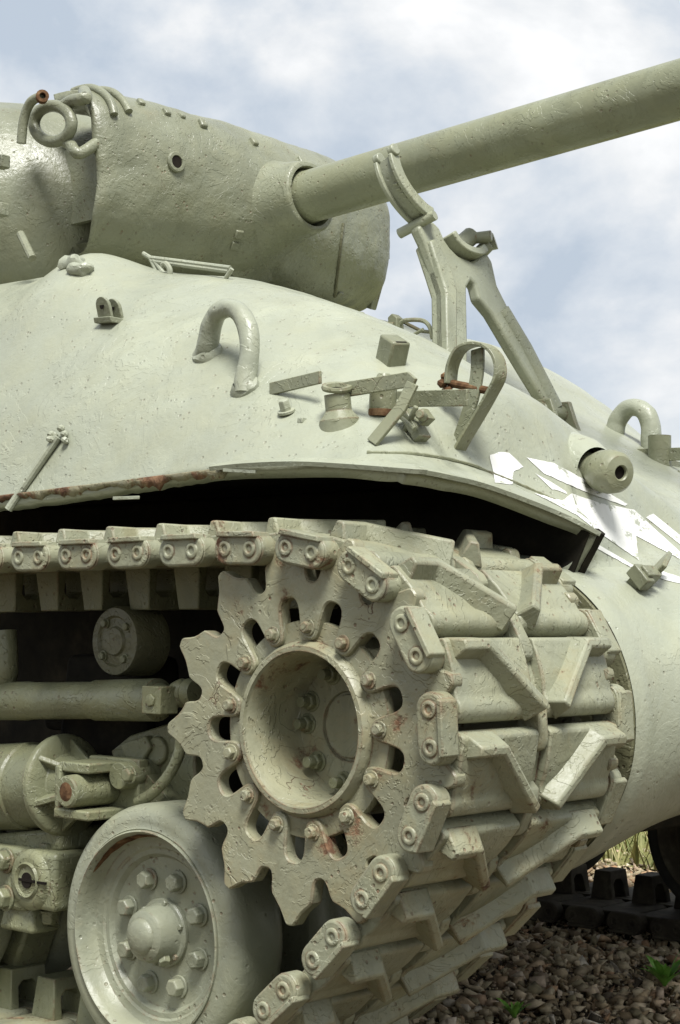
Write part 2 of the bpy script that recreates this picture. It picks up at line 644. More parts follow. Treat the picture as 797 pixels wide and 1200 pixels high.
big = []
for k in range(36):
    px = (rnd.uniform(520, 795), 0)
    px = (px[0], rnd.uniform(max(1085, 1085 + (700 - px[0]) * 0.55), 1198))
    p = gpt(px)
    if any((p - q).length < 0.1 for q in big):
        continue
    big.append(p)
for k, p in enumerate(big):
    vs, fs = protos[k % len(protos)]
    s = rnd.uniform(0.062, 0.085)
    sm = MB()
    bm_rot = Matrix.Rotation(rnd.uniform(0, 6.28), 3, 'Z') @ Matrix.Rotation(rnd.uniform(-.4, .4), 3, 'X')
    sm.add([bm_rot @ Vector(q) * s for q in vs], [tuple(int(i) for i in f) for f in fs])
    so = top_mesh('stone', sm, 'gravel', p + Vector((0, 0, s * 0.3 + 0.012)), 20)
    so.data.set_sharp_from_angle(angle=R(10))
    tag(so, 'one of the larger angular brown stones lying loose on the gravel', 'stone', 'larger loose stones on the gravel')


def weed(name, px, n, h, label, cat):
    p = gpt(px) + Vector((0, 0, 0.02))
    m = MB()
    for k in range(n):
        a = 2 * PI * k / n + rnd.uniform(-.3, .3)
        L = h * rnd.uniform(0.6, 1.15)
        d = Vector((math.cos(a), math.sin(a), 0))
        sd = Vector((-d.y, d.x, 0))
        w = L * rnd.uniform(0.07, 0.11)
        out = rnd.uniform(0.35, 0.9)
        pts = []
        for i in range(6):
            t = i / 5
            pts.append((p + d * (L * out * t) + Vector((0, 0, L * (t * 1.05 - 0.55 * t * t * out))), w * math.sin(PI * (0.12 + 0.88 * t)) + 0.0008))
        vs, fs = [], []
        for c, ww in pts:
            vs += [c - sd * ww + Vector((0, 0, ww * 0.35)), c - Vector((0, 0, 0)), c + sd * ww + Vector((0, 0, ww * 0.35))]
        for i in range(5):
            fs += [(3 * i, 3 * i + 1, 3 * i + 4, 3 * i + 3), (3 * i + 1, 3 * i + 2, 3 * i + 5, 3 * i + 4)]
        m.add(vs, fs)
    o = top_mesh(name, m, 'leaf_green', p)
    return tag(o, label, cat)


weed('weed', (779, 1160), 26, 0.10, 'bright green leafy weed growing in the gravel beside the nose of the tank', 'weed')
weed('weed', (603, 1200), 14, 0.06, 'small green sprout in the gravel close to the lowest track links', 'weed')
tw = MB()
tw.tube([gpt((742, 1118)) + Vector((0, 0, .045)), gpt((770, 1128)) + Vector((0, 0, .05)), gpt((815, 1140)) + Vector((0, 0, .045))], 0.0022, 6)
tag(top_mesh('straw', tw, 'straw', gpt((770, 1128))), 'thin dry straw stalk lying across the gravel', 'straw')

# grass beyond the far track
gb = MB()
for k in range(6500):
    x, y = rnd.uniform(-6.5, 0.5), 3.45 + 4.5 * rnd.random() ** 1.5
    h = rnd.uniform(0.06, 0.2)
    a = rnd.uniform(0, 6.28)
    d = Vector((math.cos(a), math.sin(a), 0))
    w = 0.005
    b0 = Vector((x, y, ground_z(x, y) * 0.2 + 0.01))
    gb.add([b0 - d * w, b0 + d * w, b0 + Vector((d.y * .3 * h, -d.x * .3 * h, h * .6)) + d * w * .7, b0 + Vector((d.y * .3 * h, -d.x * .3 * h, h * .6)) - d * w * .7,
            b0 + Vector((d.y * .7 * h, -d.x * .7 * h, h))], [(0, 1, 2, 3), (3, 2, 4)])
tag(top_mesh('grass', gb.mesh('grass', 'grass_blade', (0, 0, 0), 35, False), 'grass_blade'), 'sunlit yellow green grass beyond the far track', None, None, 'stuff')

# ------------------------------------------------------------------ the tank
tank = bpy.data.objects.new('battle_tank', None)
COL.objects.link(tank)
tank.location = ROOT_T + Vector((0, 0, GZ))
ORG[tank.name] = ROOT_T
tag(tank, 'weathered olive green battle tank with cast hull, long gun and a white star', 'tank')

# ---- hull skin
CY = 1.394
YV = [0, .2, .35, .55, .8, 1.1, CY]


def cr1(a, b, c, d, t):
    return 0.5 * ((2 * b) + (c - a) * t + (2 * a - 5 * b + 4 * c - d) * t * t + (3 * b - a - 3 * c + d) * t ** 3)


def sec(x, zs, y0=0.1):
    ys = [y0, max(.2, y0 + .08), .35, .55, .8, 1.1, CY]
    return [Vector((x, y, z)) for y, z in zip(ys, zs)]


SECS = [
    sec(-3.4, [.42, .70, .95, 1.09, 1.12, 1.12, 1.12]),
    sec(-2.2, [.425, .70, .95, 1.09, 1.12, 1.12, 1.12]),
    sec(-1.6, [.43, .70, .94, 1.085, 1.115, 1.115, 1.115]),
    sec(-1.2, [.437, .70, .925, 1.06, 1.09, 1.09, 1.09]),
    sec(-0.9, [.452, .685, .885, 1.015, 1.05, 1.02, .99]),
    sec(-0.62, [.468, .66, .83, .945, .95, .86, .79]),
    sec(-0.35, [.49, .625, .755, .85, .835, .715, .635]),
    sec(-0.15, [.490, .59, .685, .75, .735, .61, .53]),
    [Vector(p) for p in [(.00, .09, .487), (-.005, .2, .555), (-.005, .35, .625), (0, .55, .665), (0, .8, .64), (0, 1.1, .535), (0, CY, .455)]],
]
LIP = [at((478, 549), .10), at((538, 560), .27), at((598, 578), .44), at((650, 600), .56), at((700, 625), .655)]
LOW = at((668, 690), .655)
LIPC = [LIP[0], LIP[0].lerp(LIP[1], .6), LIP[1].lerp(LIP[2], .5), LIP[3], LIP[4], LIP[4].lerp(LOW, .55) + Vector((0, .004, 0)), LOW + Vector((0, .01, 0)), Vector((.205, 1.0, .282)), Vector((.24, CY, .27))]
BACK = [Vector((-.05, -.004, .008)), Vector((-.055, .0, .033)), Vector((-.07, .0, .055)), Vector((-.085, 0.0, .075)), Vector((-.085, 0.035, .075)), Vector((-.05, .07, .10)), Vector((-.02, .16, .12)),
        Vector((-.125, .06, .10)), Vector((-.13, 0, .105))]


def nine(q):
    """two more columns between the shoulder and the middle"""
    a = cr1(q[2], q[3], q[4], q[5], .62)
    c = cr1(q[3], q[4], q[5], q[6], .5)
    return q[:4] + [a, q[4], c] + q[5:]


SECS = [nine(q) for q in SECS]
SECS.append([a + b for a, b in zip(LIPC, BACK)])
SECS.append([a + b * .35 + Vector((-.0, 0, .004)) for a, b in zip(LIPC, BACK)])
SECS.append(LIPC)
def crow(P, u):
    n = len(P) - 1
    x = min(max(u, 0), 1) * n
    i = min(int(x), n - 1)
    t = x - i
    a = P[max(i - 1, 0)] if i > 0 else P[0] * 2 - P[1]
    d = P[i + 2] if i + 2 <= n else P[n] * 2 - P[n - 1]
    return cr1(a, P[i], P[i + 1], d, t)


def full(s):
    zc = s[-1].z
    far = [Vector((p.x, 2 * CY - p.y, p.z)) for p in reversed(s[:-1])]
    for q, dz in zip(far, (0, .002, .005, .02, .05, .12)):
        q.z = min(q.z, zc - dz)
    far[6].z = min(far[6].z, far[5].z - .08)
    far[7].z = min(far[7].z, far[6].z - .10)
    return s + far


FS = [full(s) for s in SECS]
NV = 150
dense = [[crow(s, j / NV) for j in range(NV + 1)] for s in FS]


def hullpt(u, v):
    j = round(v * NV)
    p = crow([d[j] for d in dense], u)
    edge = min(1.0, min(v, 1 - v) * 14) * min(1.0, (1 - u) * 20)
    k = (noise.noise(p * 6) * 0.0045 + noise.noise(p * 2.1) * 0.010 + noise.noise(p * 19) * 0.0016) * edge
    # rough torn lower rim of the side
    if v == 0 and p.x < -0.33:
        p = p + Vector((0, 0, noise.noise(Vector((p.x * 9, 0, 3))) * 0.010 + noise.noise(Vector((p.x * 40, 0, 8))) * 0.004))
    if v < .5:
        p = p + Vector((0, 0, .075 * math.exp(-((p.x + 1.22) / .13) ** 2 - ((p.y - .47) / .16) ** 2)))
    return p + Vector((0.2, -0.6 if v < .5 else .6, 0.75)) * k


hm = MB()
hm.grid(hullpt, 170, NV)
hull_bvh = BVHTree.FromPolygons(hm.v, hm.f)
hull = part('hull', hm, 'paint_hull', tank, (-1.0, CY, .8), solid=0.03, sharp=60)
hull.data.materials.append(MT['shade_black'])  # inner side of the skin blackened to paint the shade below the fender
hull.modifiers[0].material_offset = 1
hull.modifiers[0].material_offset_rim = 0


def hit(px, off=0.0, fallback=1.0):
    d = ray(px)
    loc, nrm, i, dist = hull_bvh.ray_cast(CAM, d)
    if loc is None:
        return at(px, fallback), Vector((0.3, -0.3, 0.9)).normalized()
    if nrm.dot(d) > 0:
        nrm = -nrm
    return loc + nrm * off, nrm


# sponson floor, lower hull side, belly: plates above and behind the track, blackened to paint in their shade
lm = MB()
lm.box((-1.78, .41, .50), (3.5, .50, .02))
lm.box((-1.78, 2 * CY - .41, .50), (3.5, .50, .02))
part('sponson_floor', lm, 'shade_black', tank, (-1.7, CY, .5))
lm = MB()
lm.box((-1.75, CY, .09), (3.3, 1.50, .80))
part('lower_hull', lm, 'shade_black', tank, (-1.7, CY, .1), bevel=.01)

# ---- fender: rim bar along the lip, torn strip hanging from the side
lipx = [(-.32, .085, .4965), (-.2, .078, .4975), (-.05, .08, .492)] + [tuple(LIP[0])] + [tuple(crow(LIPC[:5], k / 10)) for k in range(1, 11)]
fm = MB()
fm.tube(crom(lipx, 10), 0, flat=(0.009, 0.030, (0, -.3, .9)))
part('fender_rim', fm, 'paint_hull', tank, (0, .1, .48), bevel=.002)
# inner front edge of the sponson running down to the final drive
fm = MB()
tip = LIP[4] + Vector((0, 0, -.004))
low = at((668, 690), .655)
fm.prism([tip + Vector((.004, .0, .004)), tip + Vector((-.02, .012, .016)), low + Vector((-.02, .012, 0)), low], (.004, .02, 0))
part('sponson_front_edge', fm, 'shade_black', tank, (.2, .64, .3), bevel=.002)  # edge coloured black to join the painted shade behind it
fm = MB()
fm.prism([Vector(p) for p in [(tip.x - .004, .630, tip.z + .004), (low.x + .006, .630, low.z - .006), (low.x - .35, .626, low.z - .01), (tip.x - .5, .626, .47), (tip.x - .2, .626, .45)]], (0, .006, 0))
part('sponson_shade_plate', fm, 'shade_black', tank, (0, .64, .35))  # added black plate, painted shade that covers bright skin behind the edge
# ragged strip of broken sand shield left on the side
tm = MB()
top, bot = [], []
for i in range(121):
    x = -1.6 + 1.3 * i / 120
    zt = .452 + .05 * max(0, (x + 1.6) / 1.3)
    jag = abs(noise.noise(Vector((x * 11, 2, 0)))) * .040 + abs(noise.noise(Vector((x * 37, 5, 0)))) * .024 + (.010 if noise.noise(Vector((x * 23, 9, 1))) > .12 else 0)
    top.append(Vector((x, .096, zt - .006)))
    bot.append(Vector((x, .104, zt - .012 - jag * (0.12 + .62 * (x + 1.6)))))
vs = top + bot
tm.add(vs, [(i, i + 1, 121 + i + 1, 121 + i) for i in range(120)])
part('torn_fender_strip', tm, 'paint_torn', tank, (-1, .1, .45), solid=.004, label='rusty torn edge of a broken fender')
for (a, b, y) in (((262, 551), (300, 553), .07), ((133, 584), (163, 583), .085)):
    part('fender_remnant', MB().tube([at(a, y), at(b, y)], 0, flat=(.007, .005, (0, 0, 1))), 'paint_hull', tank, at(a, y), bevel=.001)

# ---- transmission cover: cast nose between the tracks
NS = [(.60, .325, .325, .325, 0), (.63, .335, .335, .335, 0), (.68, .335, .335, .325, 0), (.76, .335, .35, .300, .0), (.88, .34, .37, .262, .01), (1.0, .34, .39, .235, .03),
      (1.15, .34, .41, .22, .05), (CY, .34, .42, .215, .06)]
NS = NS + [(2 * CY - y, a, b, c, d) for y, a, b, c, d in reversed(NS[:-1])]
NSV = [Vector((y, a, b)) for y, a, b, c, d in NS]
NSW = [Vector((c, d, 0)) for y, a, b, c, d in NS]


def nosept(u, v):
    q, w = crow(NSV, u), crow(NSW, u)
    y, rt, rf, rb, dx = q.x, q.y, q.z, w.x, w.y
    a = R(118 - 268 * v)
    ca, sa = math.cos(a), math.sin(a)
    if sa >= 0:
        r = 1 / math.sqrt((ca / rf) ** 2 + (sa / rt) ** 2)
    else:
        r = 1 / math.sqrt((ca / rf) ** 2 + (sa / rb) ** 2)
    p = Vector((r * ca + dx, y, r * sa))
    k = noise.noise(p * 7) * .003 + noise.noise(p * 2) * .006
    return p + Vector((ca, 0, sa)) * k


nm = MB()
nm.grid(nosept, 110, 90)
nose = part('transmission_cover', nm, 'paint_hull', tank, (0, CY, 0), sharp=60)
dm = MB()
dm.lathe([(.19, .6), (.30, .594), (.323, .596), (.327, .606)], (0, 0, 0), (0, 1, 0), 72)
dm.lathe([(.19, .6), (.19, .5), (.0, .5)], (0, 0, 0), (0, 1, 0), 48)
part('final_drive_face', dm, 'paint_band', tank, (0, .6, 0))  # darker olive paints in the shade the track throws on this face
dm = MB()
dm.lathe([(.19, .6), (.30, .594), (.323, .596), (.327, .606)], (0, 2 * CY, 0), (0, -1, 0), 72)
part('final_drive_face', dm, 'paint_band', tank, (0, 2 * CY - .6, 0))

# ------------------------------------------------------------------ drive sprocket
NT = 13
PA = 2 * PI / NT
PH = R(113.39)      # a bolt / connector seat angle
RM, CC = .3221, .064
spr = MB()


def seat(ang):
    """outer outline radius of the toothed ring at angle ang"""
    d = (ang - PH) % PA
    if d > PA / 2:
        d -= PA           # -PA/2..PA/2, 0 = seat centre
    e = math.degrees(PA / 2 - abs(d))
    tab = [(0, .3565), (1.4, .355), (2.3, .348), (3.3, .338), (4.6, .328), (6.3, .3195), (8.0, .313), (9.3, .308), (10.0, .297), (10.5, .283), (11.3, .273), (12.4, .269), (13.9, .268)]
    for (a0, r0), (a1, r1) in zip(tab, tab[1:]):
        if e <= a1:
            t = (e - a0) / (a1 - a0)
            chip = noise.noise(Vector((math.cos(ang) * 9, math.sin(ang) * 9, 0))) * .004
            return r0 + (r1 - r0) * t + chip
    return .262


def inner(ang):
    """scalloped inner outline: lobes round the bolts, slots between them"""
    d = (ang - PH) % PA
    if d > PA / 2:
        d -= PA
    x = math.degrees(abs(d))
    tab = [(0, .1615), (2.5, .1622), (4.2, .1645), (5.4, .1685), (6.3, .1745), (6.9, .1825), (7.25, .193), (7.5, .204), (7.8, .2145), (8.3, .2235), (9.2, .2315), (10.4, .2365), (12, .239), (13.9, .2395)]
    for (a0, r0), (a1, r1) in zip(tab, tab[1:]):
        if x <= a1:
            return r0 + (r1 - r0) * (x - a0) / (a1 - a0)
    return .2395


NSEG = NT * 56
AN = [2 * PI * i / NSEG for i in range(NSEG)]
outl = [(seat(a), a) for a in AN]
inl = [(inner(a), a) for a in AN]


def inset(pr, w):
    """outline moved sideways by w (towards the metal), as (x, z)"""
    P = [Vector((r * math.cos(a), r * math.sin(a))) for r, a in pr]
    n = len(P)
    out = []
    for i in range(n):
        t = (P[(i + 1) % n] - P[i - 1]).normalized()
        out.append(P[i] + Vector((t.y, -t.x)) * w)
    return out


def ringmesh(y0, y1):
    c = .0030
    O, I = inset(outl, 0), inset(inl, 0)
    Oi, Ii = inset(outl, -c), inset(inl, c)
    loops = [(Ii, y0), (Oi, y0), (O, y0 + c), (O, y1 - c), (Oi, y1), (Ii, y1), (I, y1 - c), (I, y0 + c)]
    n = len(O)
    vs = [Vector((p.x, y, p.y)) for L, y in loops for p in L]
    fs = []
    for k in range(8):
        k2 = (k + 1) % 8
        for i in range(n):
            j = (i + 1) % n
            fs.append((k * n + i, k * n + j, k2 * n + j, k2 * n + i))
    return MB().add(vs, fs)


sprocket = part('drive_sprocket', MB().lathe([(.139, -.002), (.141, -.0085), (.150, -.0085), (.157, .0), (.160, .010), (.195, .012), (.197, .016), (.197, .028), (.17, .034),
                                             (.165, .05), (.165, .455), (.199, .475), (.199, .49), (.15, .51), (.05, .51)], (0, 0, 0), (0, 1, 0), 96), 'paint_sprocket', tank, (0, 0, 0), sharp=28)
part('toothed_ring', ringmesh(0.0, .030), 'paint_sprocket', sprocket, (0, 0, 0), sharp=30)
part('toothed_ring', ringmesh(.475, .505), 'paint_sprocket', sprocket, (0, .5, 0), sharp=30)
bowl = MB().lathe([(.139, -.002), (.134, .01), (.131, .06), (.128, .118), (.122, .130), (.075, .131), (.066, .131), (.064, .136), (.060, .136), (.058, .130), (.0, .130)], (0, 0, 0), (0, 1, 0), 80)
part('hub_bowl', bowl, 'paint_sprocket', sprocket, (0, .1, 0), sharp=28)
bb = None
for k in range(NT):
    a = PH - k * PA
    c = Vector((.184 * math.cos(a), 0, .184 * math.sin(a)))
    if bb is None:
        bb = part('bolt', MB().hexbolt((0, 0, 0), (0, -1, 0), .0115, .015, 1.35), 'paint_sprocket', sprocket, (0, 0, 0), bevel=.001, seg=1)
        bb.location = c
    else:
        dup(bb, sprocket, c, (0, rnd.uniform(0, 1), 0))
hb = None
for k in range(9):
    a = R(180 + 42 * k)
    c = Vector((.104 * math.cos(a), .131, .104 * math.sin(a)))
    if hb is None:
        m = MB().hexbolt((0, 0, 0), (0, -1, 0), .016, .016, 1.25)
        m.cyl((0, 0, 0), (0, -.034, 0), .0105, 16)
        hb = part('hub_stud', m, 'paint_suspension', sprocket, (0, 0, 0), bevel=.001, seg=1)
        hb.location = c
    else:
        dup(hb, sprocket, c, (0, rnd.uniform(0, 1), 0))
m = MB()
m.cyl((.038, .131, .0), (.038, .127, .0), .006, 12)
part('hub_plug', m, 'dark_hole', sprocket, (.038, .13, 0))

# ------------------------------------------------------------------ track
MIDV = .2525


def bar(poly, w0, w1, z0, z1):
    """raised bar following a polyline in (u, v); w0 foot width, w1 top width"""
    P = [Vector((a, b, 0)) for a, b in poly]
    n = len(P)

    def outline(w, z):
        L, Rr = [], []
        for i in range(n):
            d0 = (P[i] - P[i - 1]).normalized() if i > 0 else None
            d1 = (P[i + 1] - P[i]).normalized() if i < n - 1 else None
            d = ((d0 or d1) + (d1 or d0)).normalized()
            nn = Vector((-d.y, d.x, 0))
            k = 1.0 if d0 is None or d1 is None else 1 / max(.5, nn.dot(Vector((-d0.y, d0.x, 0))))
            L.append(P[i] + nn * (w / 2 * k) + Vector((0, 0, z)))
            Rr.append(P[i] - nn * (w / 2 * k) + Vector((0, 0, z)))
        return L + Rr[::-1]
    A, B = outline(w0, z0), outline(w1, z1)
    m = MB()
    n2 = 2 * n
    fs = [(i, (i + 1) % n2, n2 + (i + 1) % n2, n2 + i) for i in range(n2)]
    for o, flip in ((0, True), (n2, False)):
        for i in range(n - 1):
            q = (o + i, o + i + 1, o + n2 - 2 - i, o + n2 - 1 - i)
            fs.append(q[::-1] if flip else q)
    m.add(A + B, fs)
    return m


prof = [(-.0735, .004), (-.0715, .0240), (-.066, .0295), (-.020, .0315), (.012, .0300), (.027, .0262), (.034, .0254), (.043, .0285), (.056, .0285), (.0675, .0230), (.0742, .011), (.073, -.004),
        (.068, -.014), (.055, -.020), (-.055, -.020), (-.068, -.014)]
pad = MB()
for v0, v1 in ((.012, .2340), (2 * MIDV - .2340, 2 * MIDV - .012)):
    pad.prism([(a, v0, b) for a, b in prof], (0, v1 - v0, 0))
pad.box((0, MIDV, -.004), (.062, .06, .030))
pad_me = pad.mesh('track_shoe', 'paint_track', (0, 0, 0), 40)
gl = [(-.050, .026), (-.050, .098), (.046, .203), (.064, .222)]
gr_me = bar(gl, .050, .0175, .014, .061).mesh('grouser', 'paint_track', (0, 0, 0), 40)
gr2_me = bar([(a, 2 * MIDV - b) for a, b in gl][::-1], .050, .0175, .014, .061).mesh('grouser', 'paint_track', (0, 0, 0), 40)
pin_me = MB().lathe([(.0155, -.02), (.0155, 2 * MIDV + .02)], (0, 0, 0), (0, 1, 0), 14, 0, True, True).mesh('track_pin', 'rust', (0, 0, 0))
hv, hw0, hw1 = .056, -.018, -.108
U = [(-hv, hw0), (-hv * .86, hw1), (hv * .86, hw1), (hv, hw0), (hv - .026, hw0), (hv - .03, hw1 + .042), (hv - .042, hw1 + .03), (-hv + .042, hw1 + .03), (-hv + .03, hw1 + .042), (-hv + .026, hw0)]
hornm = MB().prism([(-.040 if w > -.05 else -.030, MIDV + v, w) for v, w in U], (0, 0, 0), [(.040 if w > -.05 else .030, MIDV + v, w) for v, w in U])
horn_me = hornm.mesh('guide_horn', 'paint_suspension', (0, 0, 0), 40)
# link joining the two halves across the gap, seen between the shoes
cl = MB()
cl.prism([(.0442 + a, MIDV - .014, b) for a, b in [(-.020, -.02), (-.024, .0), (-.016, .022), (.0, .030), (.064, .030), (.080, .022), (.088, 0), (.084, -.02)]], (0, .028, 0))
link_me = cl.mesh('centre_link', 'paint_track', (0, 0, 0), 40)


def stadium(L, r, n=10):
    out = []
    for s, a0 in ((1, -90), (-1, 90)):
        for k in range(n + 1):
            a = R(a0 + 180 * k / n)
            out.append((s * L / 2 + r * math.cos(a), r * math.sin(a)))
    return out


def conn_mesh(sgn):
    Y = (lambda y: y) if sgn > 0 else (lambda y: 2 * MIDV - y)
    m = MB()
    O = stadium(CC, .0300)
    O2 = stadium(CC, .0268)
    # body, bevelled outer face
    m.prism([(a, Y(-.032), b) for a, b in O], (0, Y(.004) - Y(-.032), 0))
    m.prism([(a, Y(-.0325), b) for a, b in O], None, [(a, Y(-.037), b) for a, b in O2])
    for s in (-1, 1):
        c = (s * CC / 2, Y(0), 0)
        m.lathe([(.0245, .0), (.0245, .030)], c, (0, sgn, 0), 20, 0, True, True)
        m.lathe([(.0165, .0), (.0165, .0385), (.0120, .0405), (.0068, .0400), (.0064, .030)], c, (0, -sgn, 0), 22)
    # wedge lip on the outer side
    m.prism([(a, Y(-.045), b) for a, b in [(-.050, .0215), (-.046, .0325), (.046, .0325), (.050, .0215)]], (0, Y(.0) - Y(-.045), 0))
    return m.mesh('end_connector', 'paint_track', (0, 0, 0), 40)


conn_me = {1: conn_mesh(1), -1: conn_mesh(-1)}
hole_me = {s: MB().lathe([(.0066, .0), (.0, .0)], (0, (-.0315 if s > 0 else 2 * MIDV + .0315), 0), (0, 1, 0), 14).mesh('pin_hole', 'dark_hole', (0, 0, 0)) for s in (1, -1)}

# connector centres along the loop, from the rear of the top run round the sprocket to the ground
cen = []
XT, ZT, SL = -.134, .3267, .0104
for k in range(15, -1, -1):
    sag = -.0016 * max(0, k - 5) * 1.0
    cen.append((XT - k * .1524, ZT - k * .1524 * SL + sag))
PR = R(86.33)
for k in range(6):
    a = PR - k * PA
    cen.append((RM * math.cos(a), RM * math.sin(a)))
cen += [(.0876, -.3734), (-.0285, -.480), (-.146, -.577), (-.277, -.656), (-.423, -.705), (-.575, -.717)]
for k in range(1, 16):
    cen.append((-.575 - k * .1524, -.717))


def rigid(name, me, parent, loc, th, bevel, kids=()):
    o = bpy.data.objects.new(name, me)
    COL.objects.link(o)
    o.parent = parent
    o.location = loc
    o.rotation_euler = (0, th, 0)
    if bevel:
        md = o.modifiers.new('bevel', 'BEVEL')
        md.width = bevel
        md.segments = 2
        md.limit_method = 'ANGLE'
        md.angle_limit = R(38)
    return o


def toned(o, mat):  # swaps in a darker material; paints shade on the far side
    if mat:
        o.material_slots[0].link = 'OBJECT'
        o.material_slots[0].material = MT[mat]
    return o


def lay_track(pts, y0, sides=(1, -1), mat=None):
    n = len(pts)
    dirs = []
    for i in range(n):
        a, b = pts[max(i - 1, 0)], pts[min(i + 1, n - 1)]
        d = Vector((b[0] - a[0], 0, b[1] - a[1])).normalized()
        dirs.append(d)
    for i, (x, z) in enumerate(pts):
        th = math.atan2(-dirs[i].z, dirs[i].x)
        for s in sides:
            c = toned(rigid('end_connector', conn_me[s], tank, Vector((x, y0, z)) - ROOT_T, th + rnd.uniform(-.015, .015), .0025), mat)
            for q in (-1, 1):
                h = rigid('pin_hole', hole_me[s], c, Vector((q * CC / 2, 0, 0)), 0, 0)
    for i in range(n - 1):
        pa = Vector((pts[i][0], y0, pts[i][1])) + dirs[i] * (CC / 2)
        pb = Vector((pts[i + 1][0], y0, pts[i + 1][1])) - dirs[i + 1] * (CC / 2)
        d = (pb - pa).normalized()
        c = (pa + pb) / 2
        th = math.atan2(-d.z, d.x)
        s = toned(rigid('track_shoe', pad_me, tank, c - ROOT_T, th, .0035), mat)
        toned(rigid('grouser', gr_me, s, (0, 0, 0), 0, .004), mat)
        toned(rigid('grouser', gr2_me, s, (0, 0, 0), 0, .004), mat)
        toned(rigid('guide_horn', horn_me, s, (0, 0, 0), 0, .003), mat)
        for q in (-1, 1):
            rigid('track_pin', pin_me, s, (q * .0442, 0, 0), 0, 0)
    for i in range(1, n - 1):
        th = math.atan2(-dirs[i].z, dirs[i].x)
        c = Vector((pts[i][0], y0, pts[i][1])) - dirs[i] * .076
        toned(rigid('centre_link', link_me, tank, c - ROOT_T, th, .003), mat)


lay_track(cen[5:-5], 0.0)
# the other track: only its run on the ground and its front bend can be seen under the nose
FY = 2 * CY - 2 * MIDV
lay_track(cen[-21:-1], FY, (1,), 'shaded_steel')  # whole far track darkened to paint in the shade of the hull

# ------------------------------------------------------------------ road wheels
wx, wz = -.477, -.437


def build_wheel(y0, s, full_detail=True):
    """s=1 outer face towards -Y"""
    ax = (0, s, 0)
    W0 = Vector((wx, y0, wz))
    wheel = part('road_wheel', MB().lathe([(.209, .004), (.209, -.003), (.206, -.005), (.203, -.002), (.199, .012), (.194, .032), (.189, .040), (.180, .043), (.173, .043), (.168, .047), (.158, .047), (.150, .057),
                                           (.128, .058), (.06, .058), (.055, .10), (.05, .14), (.19, .14), (.209, .148)], W0, ax, 96), 'paint_wheel', tank, W0, sharp=32)
    part('tyre', MB().lathe([(.2085, .002), (.2115, .0), (.216, .003), (.226, .002), (.241, .005), (.252, .013), (.259, .027), (.2605, .040), (.2605, .115), (.257, .130), (.245, .144), (.2085, .149)], W0, ax, 110),
         'paint_wheel', wheel, W0, sharp=50)
    cap = MB().lathe([(.069, .058), (.069, .050), (.066, .046), (.060, .045), (.057, .038), (.0545, .012), (.050, .000), (.042, -.006), (.036, -.008), (.034, -.013), (.028, -.018), (.016, -.022), (.0, -.023)], W0, ax, 40)
    part('hub_cap', cap, 'paint_wheel', wheel, W0, sharp=32)
    if full_detail:
        b0 = None
        for k in range(8):
            a = R(22.5 + 45 * k + 2)
            c = Vector((.1115 * math.cos(a), .058 * s, .1115 * math.sin(a)))
            if b0 is None:
                m = MB().hexbolt((0, 0, 0), (0, -s, 0), .0185, .026, 1.25)
                b0 = part('wheel_bolt', m, 'paint_wheel', wheel, W0, bevel=.0015, seg=2)
                b0.data.transform(Matrix.Translation(W0))
                b0.location = c
            else:
                dup(b0, wheel, c, (0, rnd.uniform(0, 1), 0))
        m = MB()
        p0 = W0 + Vector((.03, .026 * s, -.038))
        m.hexbolt(p0, (.62, -.35 * s, -.7), .013, .020, 1.2)
        part('grease_plug', m, 'paint_fitting', wheel, W0, bevel=.001)
        m = MB()
        for k in range(6):
            a = R(60 * k + 18)
            m.hexbolt(W0 + Vector((.0625 * math.cos(a), .046 * s, .0625 * math.sin(a))), (0, -s, 0), .0062, .007, 0)
        wc = part('cap_screw', m, 'paint_wheel', wheel, W0)
        wc['kind'] = 'stuff'
    return wheel


w1 = build_wheel(.06, 1)
W0 = Vector((wx, .06, wz))


def rustband(u, v):
    a = R(48 + 100 * u)
    wv = .004 * noise.noise(Vector((a * 9, v * 2, 0)))
    h = .009 + (.022 * v + wv) * math.sin(PI * u) ** .6
    r = .1995 - (h - .012) * .29
    return W0 + Vector(((r - .0012) * math.cos(a), h, (r - .0012) * math.sin(a)))


part('rusty_rim_band', MB().grid(rustband, 40, 4), 'rust', w1, W0, sharp=60)
w2 = build_wheel(.47, -1, False)
for w, dx in ((w1, -.83), (w2, -.83)):
    dup(w, tank, w.location + Vector((dx, 0, 0)))
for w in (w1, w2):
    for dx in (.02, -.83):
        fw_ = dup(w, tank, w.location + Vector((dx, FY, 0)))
        toned(fw_, 'shaded_steel')  # far wheels and tyres darkened too, as painted shade
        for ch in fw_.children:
            toned(ch, 'shaded_rubber' if ch.name.startswith('tyre') else 'shaded_steel')

# return roller
ro = Vector((-.725, .19, .145))
RS_ = .82
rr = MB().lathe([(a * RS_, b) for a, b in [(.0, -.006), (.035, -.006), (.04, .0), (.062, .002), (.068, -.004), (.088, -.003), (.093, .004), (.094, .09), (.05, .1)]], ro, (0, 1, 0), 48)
roll = part('return_roller', rr, 'paint_band', tank, ro, sharp=30)  # dark olive here paints the deep shadow beneath the top run
m = MB()
for k in range(4):
    a = R(40 + 90 * k)
    m.hexbolt(ro + Vector((.05 * math.cos(a), 0, .05 * math.sin(a))), (0, -1, 0), .009, .01)
part('roller_bolt', m, 'paint_suspension', roll, ro)['kind'] = 'stuff'
dup(roll, tank, roll.location + Vector((-.85, 0, 0)))

